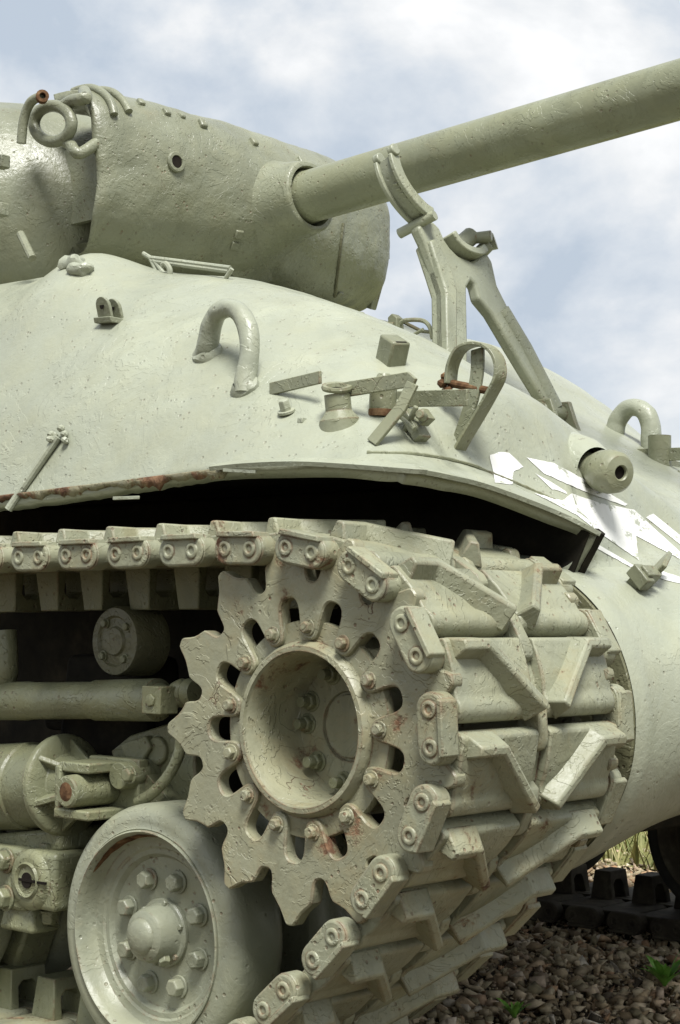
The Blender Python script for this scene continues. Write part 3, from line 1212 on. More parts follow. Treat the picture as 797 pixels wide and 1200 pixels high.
# ------------------------------------------------------------------ suspension between the wheels
ys = .15
da, db = at((-60, 822), ys), at((205, 820), ys)
shock = part('shock_absorber', MB().lathe([(.030, 0), (.030, .10), (.043, .11), (.0435, .30), (.0415, .305), (.040, .52), (.0435, .53), (.0445, .66), (.0445, (db - da).length - .05), (.036, (db - da).length - .045), (.02, (db - da).length)],
                                          da, db - da, 36, 0, True, True), 'paint_suspension', tank, da, sharp=30)
e = at((190, 820), ys - .035)
m = MB()
m.box(e + Vector((0, -.006, 0)), (.056, .05, .056))
m.hexbolt(e + Vector((0, -.03, 0)), (0, -1, 0), .014, .006, 0)
part('shock_eye', m, 'paint_suspension', shock, e, bevel=.006, seg=3)
m = MB()
q = at((218, 812), ys)
m.lathe([(.024, -.03), (.030, -.01), (.024, .0), (.030, .01), (.026, .03)], q, (1, 0, .05), 24, 0, True, True)
part('shock_bush', m, 'paint_suspension', shock, q)
m = MB()
q = at((8, 790), ys)
m.tube(crom([at((4, 740), ys), at((6, 770), ys), at((2, 800), ys), at((-30, 822), ys)], 6), .03, 16)
part('shock_bracket', m, 'paint_suspension', shock, q)

# volute spring housing
yv = .17
va, vb = at((-80, 925), yv), at((72, 920), yv)
vax = (vb - va).normalized()
Lv = (vb - va).length
vol = part('volute_spring', MB().lathe([(.098, 0), (.098, Lv - .10), (.093, Lv - .095), (.091, Lv - .02), (.098, Lv - .015), (.098, Lv)], va, vax, 48, 0, True, True), 'paint_suspension', tank, va, sharp=30)
# round end plate with fins
fl = vb + vax * .012
m = MB().lathe([(.106, -.014), (.112, -.008), (.112, .006), (.104, .012), (.066, .016), (.058, .05), (.03, .06)], fl, vax, 44, 0, True, True)
for ang in (20, 80, 140, 200, 260, 320):
    a = R(ang)
    e2 = Vector((0, 1, 0))
    e3 = vax.cross(e2).normalized()
    d = e2 * math.cos(a) + e3 * math.sin(a)
    n = vax.cross(d).normalized() * .007
    m.prism([fl + d * .11 - n, fl + d * .03 - n, fl + d * .03 + vax * .10 - n, fl + d * .045 + vax * .09 - n], n * 2)
part('spring_seat', m, 'paint_suspension', vol, fl, bevel=.003)
# pin in its boxed lug, pointing across the tank
pc = at((77, 928), .03)
pin_end = pc + Vector((0, .115, 0))
m = MB().lathe([(.029, -.0), (.0335, .004), (.0345, .02), (.0345, .118)], pc, (0, 1, 0), 30, 0, True, True)
pn = part('pivot_pin', m, 'paint_suspension', vol, pc, sharp=30)
m = MB()
m.box(pc + Vector((-.006, .075, .048)), (.095, .10, .022))
m.box(pc + Vector((.004, .07, -.047)), (.11, .12, .020))
m.box(pc + Vector((-.052, .07, .0)), (.018, .10, .10))
m.box(pc + Vector((.01, .135, 0)), (.16, .03, .13))
part('pin_lug', m, 'paint_suspension', vol, pc, bevel=.004)
m = MB().lathe([(.0, -.0015), (.012, -.002), (.02, .0)], pc, (0, 1, 0), 18)
part('pin_face', m, 'rust', vol, pc)
# swing arm behind the pin
m = MB()
arm = [(110, 895), (150, 890), (170, 905), (205, 945), (190, 985), (150, 975), (120, 950)]
m.prism([at(a, .17) for a in arm], (0, .05, 0))
m.lathe([(.028, -.035), (.03, 0), (.03, .06)], at((153, 908), .15), (0, 1, 0), 24, 0, True, True)
m.hexbolt(at((153, 908), .115), (0, -1, 0), .015, .016)
sw = part('swing_arm', m, 'paint_suspension', tank, at((150, 930), .17), bevel=.005)
m = MB()
m.tube(crom([at((212, 855), .15), at((210, 882), .15), at((198, 908), .145), at((178, 930), .14), at((160, 940), .14)], 6), .012, 12)
m.prism([at(a, .21) for a in [(130, 880), (152, 862), (196, 848), (228, 876), (230, 940), (200, 975), (150, 955)]], (0, .03, 0))
m.prism([at(a, .19) for a in [(140, 872), (170, 862), (176, 876), (160, 905), (150, 900)]], (0, .06, 0))
m.lathe([(.03, 0), (.032, .02), (.032, .05)], at((182, 880), .20), (0, 1, 0), 22, 0, True, True)
part('arm_rib', m, 'paint_suspension', sw, at((200, 890), .19), bevel=.004)
# bogie casting in the middle, its deep shade painted in as black
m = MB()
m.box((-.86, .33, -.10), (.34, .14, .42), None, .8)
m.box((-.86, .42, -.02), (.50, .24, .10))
part('bogie_casting', m, 'shade_black', tank, (-.86, .33, -.1), bevel=.02, seg=3)

# split axle clamp below the spring
yc = .10
c0 = at((36, 1031), yc)
m = MB()
m.lathe([(.060, -.01), (.066, .0), (.066, .12)], c0, (0, 1, 0), 30, 0, True, True)
m.box(c0 + Vector((-.12, .05, -.005)), (.20, .10, .135))
m.box(c0 + Vector((.03, .05, .0)), (.10, .10, .125))
m.box(c0 + Vector((-.06, .05, -.09)), (.12, .09, .06), None, .8)
ac = part('axle_clamp', m, 'paint_suspension', tank, c0, bevel=.012, seg=3)
m = MB()
m.lathe([(.017, -.0125), (.017, .0)], c0, (0, 1, 0), 20, 0, True, True)
m.box(c0 + Vector((.02, -.011, 0)), (.09, .006, .005))
part('clamp_slot', m, 'dark_hole', ac, c0)
m = MB().lathe([(.030, -.011), (.036, -.016), (.040, -.011)], c0, (0, 1, 0), 28)
part('clamp_ring', m, 'paint_suspension', ac, c0)
for i, (px, axd) in enumerate((((8, 1008), (0, -1, 0)), ((8, 1052), (0, -1, 0)))):
    p = at(px, yc)
    part('clamp_bolt', MB().hexbolt(p, axd, .024, .03, 1.2), 'paint_suspension', ac, p, bevel=.002)
p = at((58, 998), yc + .05)
part('clamp_bolt', MB().hexbolt(p - Vector((0, 0, .0)), (0, 0, 1), .023, .02, 1.25), 'paint_suspension', ac, p, bevel=.002)
p = at((59, 1066), yc + .05)
part('clamp_bolt', MB().hexbolt(p, (0, 0, -1), .021, .03, 1.1), 'paint_suspension', ac, p, bevel=.002)
m = MB()
m.box(at((45, 985), .22), (.34, .16, .05), Matrix.Rotation(R(-8), 3, 'Y'))
m.box(at((40, 1080), .28), (.07, .10, .22), Matrix.Rotation(R(24), 3, 'Y'))
part('axle_arm', m, 'paint_suspension', tank, at((45, 985), .22), bevel=.01)

# ------------------------------------------------------------------ turret
TC = Vector((-2.64, CY, 0))


def turpt(u, v):
    a = R(-180 + 360 * u)
    prof_t = [Vector((.96, 1.13, 0)), Vector((1.02, 1.20, 0)), Vector((1.065, 1.32, 0)), Vector((1.06, 1.46, 0)), Vector((1.0, 1.60, 0)), Vector((.88, 1.70, 0)), Vector((.62, 1.77, 0)), Vector((.0, 1.79, 0))]
    q = crow(prof_t, v)
    rx, ry = q.x * 1.0, q.x * .97
    ca, sa = math.cos(a), math.sin(a)
    n = 2.35
    k = (abs(ca) ** n + abs(sa) ** n) ** (-1 / n)
    p = TC + Vector((rx * ca * k, ry * sa * k, q.y))
    nn = Vector((ca, sa, .2))
    return p + nn * (noise.noise(p * 6) * .006 + noise.noise(p * 18) * .002)


turret = part('turret', MB().grid(turpt, 150, 50), 'paint_turret', tank, TC + Vector((0, 0, 1.3)), sharp=60)
m = MB().lathe([(1.0, 1.05), (1.0, 1.15), (.98, 1.16)], TC, (0, 0, 1), 80)
part('turret_ring', m, 'shade_black', turret, TC + Vector((0, 0, 1.1)))

AX = Vector((math.cos(R(3.5)), 0, math.sin(R(3.5))))
AN_UP = Vector((-AX.z, 0, AX.x))
B0 = Vector((-1.29, CY, 1.436))


def mant(u, v):
    """cast gun shield: v runs from bottom to top over the front, u from the near end to the far end"""
    a = 2 * u - 1
    hw = .642
    end = (1 - abs(a) ** 7) ** .5 if abs(a) < 1 else 0
    H = .252 * (1 - .10 * abs(a) ** 5)
    phi = R(-100 + 200 * v)
    n = 2.5
    s, c = math.sin(phi), math.cos(phi)
    k = (abs(s) ** n + abs(c) ** n) ** (-1 / n)
    D = .20 + .06 * (1 - a * a)
    x = -1.665 + D * c * k * (0.84 + .16 * end)
    z = 1.452 + H * s * k
    y = CY + .002 + a * hw
    # bite in the near edge that shows the gap to the turret
    if a < 0:
        y += .018 * math.exp(-((z - 1.41) / .075) ** 2) * max(0, -a) ** 6
    if a < 0:
        y += (.085 if s < 0 else .02) * abs(s) ** 3 * max(0, -a) ** 8
    p = Vector((x, y, z))
    # flare into the collar round the gun
    rel = p - B0
    rad = (rel - AX * rel.dot(AX)).length
    p += AX * (.055 * math.exp(-(rad / .17) ** 2))
    nn = Vector((c, 0, s))
    p += nn * (noise.noise(p * 6) * .007 + noise.noise(p * 17) * .003 + noise.noise(p * 45) * .0012)
    return p


mtm = MB().grid(mant, 120, 90)
mant_bvh = BVHTree.FromPolygons(mtm.v, mtm.f)
mantlet = part('gun_mantlet', mtm, 'paint_turret', tank, (-1.6, CY, 1.45), sharp=60, solid=.05)


def mhit(px, off=0.0):
    d = ray(px)
    loc, nrm, i, dist = mant_bvh.ray_cast(CAM, d)
    if loc is None:
        return None, None
    if nrm.dot(d) > 0:
        nrm = -nrm
    return loc + nrm * off, nrm


# collar and gun
L0 = -.30
col = MB().lathe([(.215, -.26), (.170, -.205), (.140, -.15), (.118, -.08), (.108, -.02), (.1055, -.004), (.101, .0), (.090, .0), (.087, -.006), (.085, -.12)], B0 + AX * .03, AX, 72)
for i, p in enumerate(col.v):
    col.v[i] = p + (noise.noise(p * 9) * .004 + noise.noise(p * 25) * .0015) * (p - B0 - AX * (p - B0).dot(AX)).normalized()
part('gun_collar', col, 'paint_turret', mantlet, B0, sharp=45)
m = MB().lathe([(.087, -.05), (.06, -.05)], B0, AX, 40)
part('collar_gap', m, 'dark_hole', mantlet, B0)
br = MB().lathe([(.0795, -.10), (.0795, .015), (.0765, .025), (.0755, .30), (.0735, 1.3), (.070, 2.3), (.066, 3.05), (.066, 3.1), (.05, 3.11), (.045, 3.0)], B0, AX, 72)
for i, p in enumerate(br.v):
    br.v[i] = p
barrel = part('gun_barrel', br, 'paint_barrel', tank, B0, sharp=35)

# sight aperture
p, n = mhit((206, 190))
m = MB().lathe([(.030, -.02), (.030, .004), (.027, .008), (.019, .008), (.017, .003), (.0165, -.02)], p, n, 32)
sa = part('sight_aperture', m, 'paint_turret', mantlet, p, sharp=30)
m = MB().lathe([(.0175, .0055), (.0, .0055)], p, n, 24)
part('aperture_hole', m, 'dark_hole', sa, p)
# lifting eye on the near upper corner
ye = .705
path = [at((62 + 22 * math.cos(R(t)), 145 - 21 * math.sin(R(t))), ye) for t in range(0, 385, 12)]
m = MB().tube(path, .0170, 14)
m.tube(crom([at(q, ye + .01) for q in [(72, 126), (86, 118), (100, 115)]] + [Vector(mant(.012, .80))], 5), .018, 14)
m.tube(crom([at(q, ye + .01) for q in [(70, 164), (82, 169), (93, 180)]] + [Vector(mant(.004, .585)) + Vector((-.01, .03, 0))], 5), .0165, 14)
part('lifting_eye', m, 'paint_turret', mantlet, at((60, 145), ye), sharp=60)


def on_shield(u, v, off):
    p0 = mant(u, v)
    n_ = (mant(u + .01, v) - mant(u - .01, v)).cross(mant(u, v + .01) - mant(u, v - .01)).normalized()
    if n_.dot(p0 - Vector((-1.75, CY, 1.45))) < 0:
        n_ = -n_
    return p0 + n_ * off


for uu, va_, vb_ in ((.045, .66, .97), (.085, .68, .99)):
    m = MB().tube([on_shield(uu + .012 * i / 16, va_ + (vb_ - va_) * i / 16, .007) for i in range(17)], .0115, 12)
    part('conduit', m, 'paint_turret', mantlet, mant(uu, .8), sharp=60)
m = MB()
m.tube(crom([at(q, .66) for q in [(25, 168), (28, 140), (36, 120), (50, 112)]], 6), .0135, 12)
cdt = part('conduit', m, 'paint_turret', turret, at((30, 140), .66), sharp=60)
m = MB().lathe([(.017, -.02), (.018, .0), (.009, .001), (.008, -.02)], at((50, 112), .65), (.8, -.5, .1), 14, 0, True)
part('conduit_end', m, 'rust', turret, at((50, 112), .65))
# small lugs, weld beads and brackets on mantlet and turret
for px, sz in (((165, 116), .03), ((195, 127), .03), ((213, 131), .025), ((237, 141), .034), ((297, 162), .032), ((352, 184), .03), ((383, 194), .03)):
    q, nq = mhit((px[0], px[1] + 5))
    if q is None:
        q, nq = at(px, .9), Vector((0.2, -.2, .95)).normalized()
    mb = MB().box(q, (sz * 1.1, sz * .8, sz * .7), nq.to_track_quat('Z', 'X').to_matrix(), .8)
    part('lug', mb, 'paint_turret', mantlet, q, bevel=.004)
for px in ((112, 199), (110, 190)):
    q, nq = mhit(px)
    if q is not None:
        part('bracket', MB().box(q, (.022, .03, .03), nq.to_track_quat('Z', 'X').to_matrix(), .85), 'paint_turret', mantlet, q, bevel=.003)
a1, n1 = mhit((108, 240), .004)
a2, n2 = mhit((107, 280), .004)
if a1 and a2:
    part('weld_strip', MB().tube([a1, a2], .011, 8), 'paint_turret', mantlet, a1)
# far end bits
for a, b, y in (((445, 262), (444, 292), 2.04), ((443, 330), (434, 362), 2.04)):
    part('bracket', MB().tube([at(a, y), at(b, y)], 0, flat=(.03, .03, (1, 0, 0))), 'paint_turret', mantlet, at(a, y), bevel=.004)
q = at((446, 299), 2.05)
part('bolt', MB().hexbolt(q, (.8, .6, 0), .016, .03), 'paint_turret', mantlet, q)
q, nq = mhit((212, 282))
for px in ((275, 288), (280, 275), (397, 345), (312, 335)):
    q, nq = mhit(px)
    if q is not None:
        part('lug', MB().box(q, (.03, .03, .014), nq.to_track_quat('Z', 'X').to_matrix(), .8), 'paint_turret', mantlet, q, bevel=.003)
# seam down the far part of the shield
sp = [mhit((402 - 10 * t, 262 + 85 * t), .001) for t in [i / 8 for i in range(9)]]
sp = [s[0] for s in sp if s[0] is not None]
if len(sp) > 3:
    part('weld_seam', MB().tube(sp, .006, 6), 'paint_band', mantlet, sp[0])
# turret cheek fittings
tur_bvh = BVHTree.FromObject(turret, bpy.context.evaluated_depsgraph_get()) if False else None
for px in ((3, 190), (2, 246)):
    q = at(px, .52)
    part('bracket', MB().box(q, (.03, .03, .035)), 'paint_turret', turret, q, bevel=.003)
part('grab_rod', MB().tube([at((24, 274), .52), at((38, 303), .50)], .011, 10), 'paint_turret', turret, at((30, 290), .5))
# recessed plate and dark gap seen in the bite of the shield
q = at((84, 212), .80)
part('gap_plate', MB().box(q + Vector((-.02, .05, 0)), (.20, .02, .22)), 'paint_turret', mantlet, q)

# ------------------------------------------------------------------ travel lock
LN = Vector((1, 0, .34)).normalized()
LP = Vector((-.57, 0, .78))


def lk(px, off=0.0):
    return atplane(px, LP, (1, 0, .34)) + LN * off


def lkpoly(px, th, off=0.0):
    P = [lk(q, off - th / 2) for q in px]
    return MB().prism(P, LN * th)


leftleg = [(516, 455), (514, 345), (506, 320), (493, 285), (485, 268), (490, 262), (502, 262), (510, 270), (516, 284), (522, 293),
           (531, 302), (548, 309), (556, 304), (566, 300), (572, 310), (578, 338), (589, 360), (606, 394), (627, 432), (655, 478), (641, 485), (613, 440), (593, 407), (571, 370),
           (556, 352), (552, 336), (547, 331), (542, 340), (543, 400), (543, 455)]
lock = part('travel_lock', lkpoly(leftleg, .034), 'paint_lock', tank, lk((550, 300)), bevel=.010, seg=3, sharp=25)
m = lkpoly([(516, 455), (514, 345), (506, 320), (495, 287), (503, 284), (522, 325), (527, 345), (527, 455)], .056)
part('lock_leg', m, 'paint_lock', lock, lk((520, 400)), bevel=.006)
m = MB().tube([lk((585, 365)), lk((612, 410)), lk((648, 480))], .030, 14)
part('lock_leg', m, 'paint_lock', lock, lk((620, 430)))
sad = crom([lk(q, .0) for q in [(519, 279), (527, 291), (538, 299), (551, 302), (557, 297)]], 5)
m = MB().tube(sad, 0, flat=(.085, .022, tuple(LN)))
part('lock_saddle', m, 'paint_lock', lock, lk((540, 297)), bevel=.004)
m = MB()
m.tube([lk((540, 290), -.03), lk((553, 276), .0)], .026, 14)
m.tube([lk((545, 273), -.05), lk((560, 286), .05)], .016, 12)
m.tube([lk((562, 300), -.02), lk((566, 290), .02)], .020, 12)
part('lock_bolt', m, 'paint_lock', lock, lk((553, 283)), bevel=.003)
m = MB()
m.tube([lk((566, 287), -.01), lk((571, 288), .03)], [.018, .024], 12)
part('lock_nut', m, 'paint_lock', lock, lk((570, 288)))
arc = crom([lk(q, .01) for q in [(448, 190), (452, 205), (460, 222), (471, 238), (484, 252), (494, 259)]], 6)
m = MB().tube(arc, 0, flat=(.050, .016, tuple(LN)))
clp = part('lock_clamp', m, 'paint_lock', lock, lk((470, 225)), bevel=.003)
for o_ in (-.022, .030):
    m = MB().tube([p + LN * o_ for p in arc], 0, flat=(.013, .036, tuple(LN)))
    m.lathe([(.017, -.010), (.017, .010)], arc[0] + LN * o_ + Vector((0, 0, .012)), LN, 14, 0, True, True)
    part('clamp_flange', m, 'paint_lock', lock, lk((470, 225)), bevel=.003)
m = MB()
for k in range(5):
    q = arc[12 + k * 2] + (LN * .01) - Vector((0, .011, -.002))
    m.box(q, (.014, .004, .005), Matrix.Rotation(R(40), 3, 'X'))
part('cast_number', m, 'paint_lock', lock, lk((465, 215)))
m = MB().tube([lk((486, 263), -.055), lk((490, 264), .06)], .014, 12)
part('hinge_pin', m, 'paint_lock', lock, lk((488, 264)))
for px0, pyr in (((530, 452), 1), ((645, 484), -1)):
    b = lk(px0)
    hz, hn = hit((px0[0] - 4, px0[1] + 25), 0, b.y)
    m = MB()
    m.tube([b + Vector((0, -.05, 0)), b + Vector((0, .06, 0))], .026, 16)
    for yy in (-.045, .045):
        m.prism([b + Vector((-.035, yy, .035)), b + Vector((.03, yy, .035)), b + Vector((.05, yy, -.02)), b + Vector((.13, yy, -.20)), b + Vector((-.07, yy, -.14))], (0, .016, 0))
    part('lock_bracket', m, 'paint_fitting', lock, b, bevel=.004)
print('lock base', lk((530, 450)), hit((530, 480)))

# ------------------------------------------------------------------ fittings on the hull
print('hook feet', hit((245, 411)), hit((287, 455)), hit((718, 520)), hit((765, 545)))


def loop_px(pxs, ya, yb, r, name, label=None, mat='paint_hull'):
    n = len(pxs)
    P = crom([at(q, ya + (yb - ya) * i / (n - 1)) for i, q in enumerate(pxs)], 7)
    m = MB().tube(P, [r * (1.22 - .22 * math.sin(PI * min(1, i / (len(P) - 1)))) for i in range(len(P))], 18)
    for i, p in enumerate(m.v):
        m.v[i] = p + Vector((1, 1, 1)) * noise.noise(p * 30) * .0025
    return part(name, m, mat, tank, P[0], sharp=60, label=label)


fa, fb = hit((243, 413))[0], hit((287, 456))[0]
loop_px([(238, 420), (243, 408), (247, 385), (254, 368), (267, 361), (281, 367), (290, 384), (293, 410), (289, 440), (287, 462)], fa.y, fb.y, .0205, 'lifting_hook', 'near lifting hook, thick bent bar')
fa2, fb2 = hit((716, 520), 0, 2.0)[0], hit((764, 545), 0, 2.0)[0]
loop_px([(712, 528), (720, 508), (724, 493), (734, 480), (746, 478), (758, 486), (763, 502), (764, 530)], 1.95, 1.95, .026, 'lifting_hook', 'far lifting hook against the sky')
for px, r in (((243, 414), .036), ((287, 454), .034)):
    q, nq = hit(px)
    m = MB().lathe([(r, -.01), (r * .92, .006), (r * .6, .016)], q, nq, 20)
    for i, p in enumerate(m.v):
        m.v[i] = p + nq * noise.noise(p * 60) * .006 + Vector((1, 0, 1)) * noise.noise(p * 45) * .006
    part('weld_bead', m, 'paint_hull', tank, q)
# rusty seam where the fender sheet meets the armour
sp = [hit(q_, .001)[0] for q_ in [(430, 531), (455, 531), (480, 532), (505, 535), (530, 540), (555, 547), (580, 556), (604, 566), (628, 576), (650, 586)]]
part('fender_seam', MB().tube(crom([p + Vector((0, 0, noise.noise(p * 40) * .004)) for p in sp], 6), [.0035 + .002 * noise.noise(Vector((i * .7, 0, 0))) for i in range(55)], 6), 'paint_fitting', tank, sp[0])
# small clevis bracket
q, nq = hit((131, 377))
m = MB()
up = (nq + Vector((0, 0, 1.2))).normalized()
sx = Vector((0, 1, 0)).cross(up).normalized()
for s_ in (-1, 1):
    a = q + Vector((0, s_ * .016, 0))
    ol = [a - sx * .023, a + sx * .023, a + sx * .023 + up * .034] + [a + up * .034 + sx * (.023 * math.cos(R(t))) + up * (.023 * math.sin(R(t))) for t in range(20, 180, 20)] + [a - sx * .023 + up * .034]
    m.prism([p - Vector((0, .005, 0)) for p in ol], Vector((0, .010, 0)))
m.prism([q - sx * .03 - Vector((0, .028, .006)), q + sx * .03 - Vector((0, .028, .006)), q + sx * .03 - Vector((0, -.028, .006)), q - sx * .03 - Vector((0, -.028, .006))], up * .014)
br_ = part('clevis_bracket', m, 'paint_turret', tank, q, bevel=.002)
for s_ in (-1, 1):
    h0 = q + Vector((0, s_ * .016 - .0058, 0)) + up * .034
    part('bracket_hole', MB().lathe([(.0075, 0), (0, 0)], h0, (0, 1, 0), 14), 'dark_hole', br_, h0)
# thin strut from a welded blob to the fender edge
b1, n1 = hit((72, 515), .012)
e1 = at((10, 597), b1.y - .05)
part('fender_strut', MB().tube([b1, e1], .0095, 10), 'paint_hull', tank, b1)
m = MB()
for k in range(9):
    v_ = Vector((rnd.gauss(0, 1), rnd.gauss(0, .6), rnd.gauss(0, 1))) * .011
    m.lathe([(.0, -.008), (.008, -.005), (.010, 0), (.006, .007), (.0, .008)], b1 + v_, (rnd.random(), rnd.random(), 1), 8)
part('weld_bead', m, 'paint_hull', tank, b1)
# raised casting lump near the turret
q, nq = hit((80, 312))
m = MB()
for px, rr_ in (((86, 309), .030), ((78, 303), .034), ((95, 317), .026), ((69, 303), .024)):
    c, nc = hit(px)
    m = MB().grid(lambda u, v: c + Vector((math.cos(6.2832 * u) * math.sin(PI * v) * 1.3, math.sin(6.2832 * u) * math.sin(PI * v), math.cos(PI * v) * .75)) * rr_, 18, 10)
    for i, p in enumerate(m.v):
        m.v[i] = p + (p - c) * (noise.noise(p * 38) * .55 + noise.noise(p * 90) * .2)
    part('cast_lump', m, 'paint_hull', tank, c, sharp=40)
# light wire guard in front of the shield
yg = .62
m = MB()
for a, b in (((176, 302), (270, 314)), ((176, 302), (186, 323)), ((180, 304), (196, 326)), ((272, 315), (260, 333)), ((168, 297), (178, 303)), ((178, 306), (268, 318))):
    m.tube([at(a, yg), at(b, yg)], .0058, 8)
gd = part('wire_guard', m, 'paint_hull', tank, at((220, 310), yg))
m = MB().tube(crom([at(q_, yg - .02) for q_ in [(198, 326), (199, 316), (194, 309), (190, 312)]], 5), .0075, 8)
part('hook_stub', m, 'paint_hull', tank, at((198, 318), yg - .02))


def strap(name, a, b, offa, offb, w=.034, th=.006, mat='paint_fitting', up=(0, 0, 1), bend=None):
    """flat steel bar from above pixel a to above pixel b on the hull"""
    pa, na = hit(a, offa)
    pb, nb = hit(b, offb)
    P = [pa, pb]
    return part(name, MB().tube(P, 0, flat=(w, th, up)), mat, tank, pa, bevel=.0015)


def strap_at(name, pts, w=.034, th=.006, mat='paint_fitting', up=(0, 0, 1), n=0, bevel=.0015):
    P = [at(q, y) for q, y in pts]
    if n:
        P = crom(P, n)
    return part(name, MB().tube(P, 0, flat=(w, th, up)), mat, tank, P[0], bevel=bevel)


def hy(px):
    return hit(px)[0].y


y1 = hy((320, 458))
strap_at('guard_bar', [((317, 456), y1 - .005), ((376, 442), y1 - .02)], .026, .007)
y2 = hy((395, 485))
# headlamp socket: round post with a tilted ring on top
pc_, nc_ = hit((398, 492))
up = Vector((-.05, -.1, 1)).normalized()
m = MB().lathe([(.046, -.05), (.040, .0), (.030, .012), (.026, .018), (.026, .05), (.0, .05)], pc_, up, 28)
hs = part('headlamp_socket', m, 'paint_fitting', tank, pc_, sharp=32)
m = MB().lathe([(.018, 0), (.029, .003), (.031, .008), (.029, .013), (.020, .012), (.017, .005)], pc_ + up * .056, Vector((.25, -.3, 1)), 26)
part('socket_ring', m, 'paint_fitting', hs, pc_)
yy = y2
strap_at('guard_bar', [((397, 458), yy), ((478, 445), yy - .015), ((485, 452), yy - .02)], .030, .007)
strap_at('guard_bar', [((484, 449), yy - .02), ((470, 478), yy - .03), ((436, 519), hy((436, 520)))], .030, .007, up=(1, 0, .3))
strap_at('guard_bar', [((406, 452), yy + .10), ((452, 448), yy + .12)], .018, .006)
strap_at('guard_bar', [((462, 468), yy + .10), ((548, 466), yy + .02)], .032, .007)
y3 = hy((452, 486))
m = MB().lathe([(.026, 0), (.027, .004), (.027, .066), (.018, .071), (.012, .082), (.0, .083)], at((448, 487), yy + .04), (.05, .0, 1), 24, 0, True)
tb = part('guard_post', m, 'paint_fitting', tank, at((448, 487), yy + .04), sharp=30)
m = MB().lathe([(.0255, .0), (.0278, -.002), (.0278, .010), (.027, .012)], at((448, 487), yy + .04), (.05, 0, 1), 24)
part('rusty_foot', m, 'rust', tb, at((448, 487), yy + .04))
part('brace_wire', MB().tube([at((462, 482), yy + .02), at((486, 503), yy)], .0045, 8), 'paint_fitting', tank, at((470, 490), yy))
# siren/lamp hoop: bent strap with a vertical strip
yh = hy((545, 530))
ph_ = [(531, 540), (545, 515), (560, 490), (576, 462), (586, 440), (583, 418), (569, 405), (551, 404), (538, 412), (530, 430), (528, 450)]
o1 = strap_at('lamp_hoop', [(q, yh - .012 + .0 * i) for i, q in enumerate(ph_)], .036, .007, up=(0, 1, 0), n=5)
strap_at('hoop_strip', [((560, 409), yh), ((559, 440), yh - .01), ((550, 480), yh - .015), ((530, 538), yh - .005)], .030, .008, up=(1, 0, .2), n=4)
part('hoop_rod', MB().tube([at((527, 449), yh - .01), at((578, 459), yh - .01)], .008, 10), 'rust', tank, at((550, 455), yh))
m = MB()
for k in range(7):
    v_ = Vector((rnd.gauss(0, 1), rnd.gauss(0, .6), rnd.gauss(0, 1))) * .010
    m.lathe([(.0, -.01), (.009, -.006), (.011, 0), (.006, .008), (.0, .009)], at((526, 450), yh - .01) + v_, (rnd.random(), rnd.random(), 1), 8)
part('rust_knob', m, 'rust', tank, at((526, 450), yh))
# small bolt and lugs on the side
q, nq = hit((336, 484))
part('bolt', MB().hexbolt(q, (nq + Vector((0, 0, .6))), .012, .028, 1.5), 'paint_hull', tank, q, bevel=.001)
q, nq = hit((354, 493))
part('lug', MB().box(q, (.014, .014, .012)), 'paint_hull', tank, q, bevel=.002)
q, nq = hit((492, 512))
rt = Matrix.Rotation(R(-35), 3, 'Y')
m = MB()
m.box(q + Vector((-.005, -.01, .022)), (.020, .036, .070), rt)
m.box(q + Vector((.022, -.012, .036)), (.024, .024, .028), rt, .8)
m.lathe([(.010, 0), (.010, .022)], q + Vector((.028, -.024, .034)), (0.3, -1, .2), 10, 0, True, True)
m.tube([q + Vector((-.02, -.02, .01)), q + Vector((.015, -.03, .055))], .006, 8)
part('wiring_bracket', m, 'paint_fitting', tank, q, bevel=.004)
# periscope block, latch and hatch guard on the roof
q, nq = hit((460, 425), 0, .9)
rt = Matrix.Rotation(R(28), 3, 'Y') @ Matrix.Rotation(R(-14), 3, 'Z') @ Matrix.Rotation(R(12), 3, 'X')
pb_ = part('periscope_block', MB().box(q + Vector((0, 0, .022)), (.056, .045, .062), rt), 'paint_fitting', tank, q, bevel=.005)
part('block_slot', MB().box(q + Vector((0, 0, .03)) + rt @ Vector((.026, -.0, .004)), (.006, .026, .040), rt), 'dark_hole', pb_, q)
yr = 1.25
m = MB()
m.tube([at((418, 380), yr), at((462, 380), yr)], .006, 8)
m.tube(crom([at(q_, yr) for q_ in [(466, 392), (470, 378), (480, 375), (496, 376), (504, 384), (507, 397)]], 5), .006, 8)
m.tube([at((474, 378), yr + .05), at((494, 388), yr + .05), at((512, 390), yr + .05)], .005, 8)
m.tube([at((482, 394), yr), at((496, 386), yr)], .005, 8)
part('hatch_guard', m, 'paint_fitting', tank, at((480, 385), yr))
part('hatch_lever', MB().prism([at(q_, yr) for q_ in [(456, 396), (454, 372), (459, 367), (465, 372), (466, 396)]], (0, .03, 0)), 'paint_fitting', tank, at((460, 385), yr), bevel=.003)
m = MB()
m.lathe([(.10, 0), (.10, .035), (.08, .05), (0, .055)], at((418, 395), 1.15) - Vector((.08, -.02, .03)), (.3, 0, 1), 30)
part('hatch_rim', m, 'rust', tank, at((418, 392), 1.1))
m = MB().box(at((425, 398), 1.0), (.07, .05, .05), Matrix.Rotation(R(30), 3, 'Y'))
m.box(at((408, 371), 1.0), (.05, .08, .035), Matrix.Rotation(R(10), 3, 'Y'))
part('hatch_hinge', m, 'paint_fitting', tank, at((425, 398), 1.0), bevel=.006)
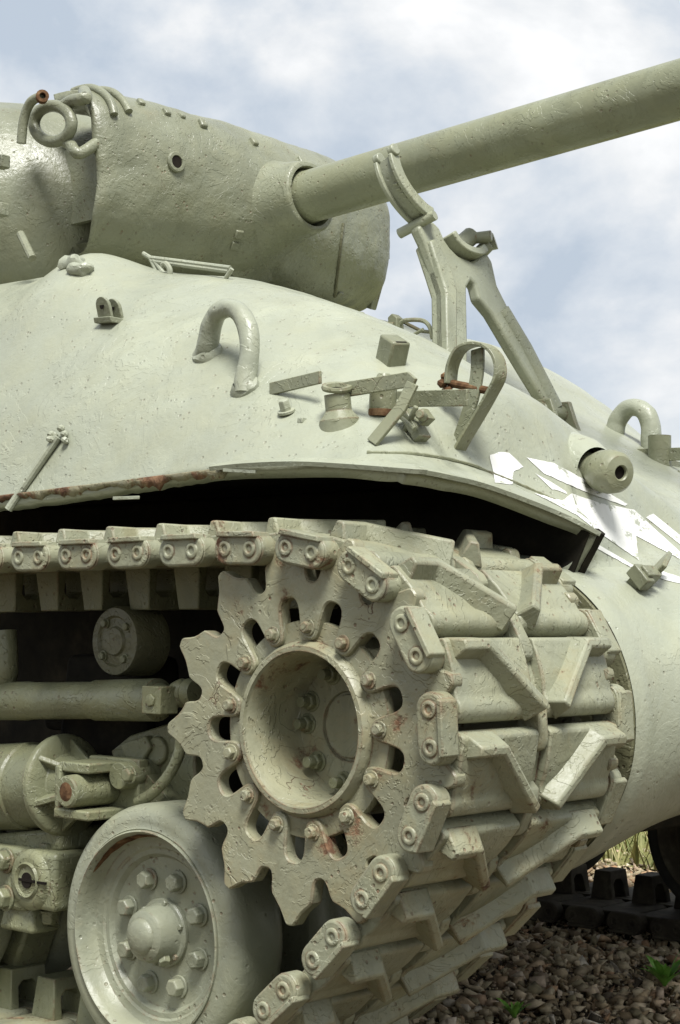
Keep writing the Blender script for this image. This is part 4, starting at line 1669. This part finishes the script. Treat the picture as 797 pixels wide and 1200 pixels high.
# bow machine gun port
bq, bn = hit((690, 545), 0, 1.0)
print('mg', bq)
mc = at((717, 553), bq.y - .05)
axm = Vector((.86, -.32, -.12)).normalized()
MG = .66
m = MB().lathe([(a * MG, b * MG) for a, b in [(.062, -.2), (.052, -.085), (.050, -.075), (.062, -.068), (.069, -.045), (.072, -.01), (.066, .028), (.054, .043), (.026, .050), (.022, .046), (.020, .0)]], mc, axm, 36)
mg = part('machine_gun_port', m, 'paint_fitting', tank, mc, sharp=35)
m = MB().lathe([(.0145, .024), (0, .024)], mc, axm, 18)
part('gun_port_hole', m, 'dark_hole', mg, mc)
m = MB()
bc = mc - axm * .10
for i in range(9):
    pass
m.lathe([(.085, -.12), (.080, -.06), (.07, .0), (.058, .03), (.05, .045)], bc, axm, 36)
part('gun_port_bulge', m, 'paint_hull', mg, bc, sharp=60)
# far brush guard, twin lugs and rail
yf = 1.85
m = MB()
strap_at('guard_bar', [((733, 534), yf), ((800, 532), yf)], .036, .008)
strap_at('guard_bar', [((782, 545), yf), ((800, 548), yf + .1)], .030, .008)
strap_at('guard_bar', [((800, 555), yf), ((778, 578), yf)], .030, .008)
m = MB().lathe([(.032, 0), (.032, .115)], at((773, 559), yf), (0, 0, 1), 22, 0, True, True)
part('guard_post', m, 'paint_fitting', tank, at((773, 559), yf))
for px in ((702, 497), (710, 495)):
    part('lug', MB().tube([at((px[0], px[1] + 8), 2.3), at((px[0] + 1, px[1] - 4), 2.3)], .012, 10), 'paint_fitting', tank, at(px, 2.3))
pr_ = [hit((650 + 13 * i, 462 + 11 * i), 0.01, 2.2)[0] for i in range(6)]
part('hull_rail', MB().tube([at((648, 461), 2.0), at((680, 488), 2.0), at((718, 520), 1.9)], .015, 8), 'paint_fitting', tank, at((680, 488), 2.0))
# stowage clip on the nose
q, nq = hit((752, 688), 0, .8)
loc, nrm, i_, d_ = BVHTree.FromPolygons(nm.v, nm.f).ray_cast(CAM, ray((752, 688)))
if loc is not None and (loc - CAM).length < (q - CAM).length:
    q = loc
m = MB()
rt = Matrix.Rotation(R(-42), 3, 'Y')
m.box(q + Vector((0, 0, .012)), (.07, .05, .03), rt)
m.box(q + Vector((.0, .075, .045)), (.05, .085, .012), rt @ Matrix.Rotation(R(30), 3, 'X'))
m.box(q + Vector((.01, -.02, .02)), (.03, .03, .05), rt)
m.cyl(q + Vector((0, -.01, .02)), q + Vector((0, .06, .03)), .014, 10)
part('stowage_clip', m, 'paint_fitting', tank, q, bevel=.003)

# ------------------------------------------------------------------ white star painted on the bow
POLYS = [
    [(573.4, 533), (584, 530), (595.7, 530.6), (605, 539), (613.5, 547.9), (601.6, 552.3), (600, 560), (601.6, 568.7), (579.3, 565.7)],
    [(616.5, 536), (649, 543.4), (692, 566), (735.4, 591), (732, 593), (688, 577.6), (637, 555)],
    [(627, 555), (645, 565), (662.6, 576), (664, 579), (646, 573)],
    [(625.4, 578), (658, 586.5), (670, 579), (702.7, 589.5), (742.9, 597.5), (743.5, 622), (797, 647.5), (797, 655.8), (745, 628), (748, 656.4), (702.7, 625), (676, 604)],
    [(756, 606), (765, 602), (797, 628), (815, 645), (812, 650), (797, 638.5)],
    [(696.8, 635.6), (744, 664), (738, 664.4), (700, 643)],
    [(766.7, 666), (797, 677), (815, 682), (812, 688), (797, 684.6), (774, 678.7)],
]
nose_bvh = BVHTree.FromPolygons(nm.v, nm.f)
for poly in POLYS:
    bm = bmesh.new()
    f = bm.faces.new([bm.verts.new((x, y, 0)) for x, y in poly])
    bmesh.ops.triangulate(bm, faces=bm.faces)
    for _ in range(4):
        es = [e_ for e_ in bm.edges if e_.calc_length() > 6]
        if es:
            bmesh.ops.subdivide_edges(bm, edges=es, cuts=1)
            bmesh.ops.triangulate(bm, faces=bm.faces)
    vs, ok = [], True
    for v_ in bm.verts:
        jx = noise.noise(Vector((v_.co.x * .12, v_.co.y * .12, 1))) * 1.2 + noise.noise(Vector((v_.co.x * .5, v_.co.y * .5, 4))) * .9
        d = ray((v_.co.x + jx, v_.co.y + jx))
        best = None
        for bv_ in (hull_bvh, nose_bvh):
            l, n_, i_, dd = bv_.ray_cast(CAM, d)
            if l is not None and (best is None or dd < best[1]):
                n_ = -n_ if n_.dot(d) > 0 else n_
                best = (l + n_ * .0012, dd)
        if best is None:
            ok = False
            break
        vs.append(best[0])
    if ok:
        bm.verts.index_update()
        m = MB().add(vs, [tuple(v_.index for v_ in f_.verts) for f_ in bm.faces])
        part('white_star', m, 'white_paint', tank, vs[0], sharp=60)
    else:
        print('star polygon missed', poly[0])
    bm.free()
import sys
sys.stdout.flush()
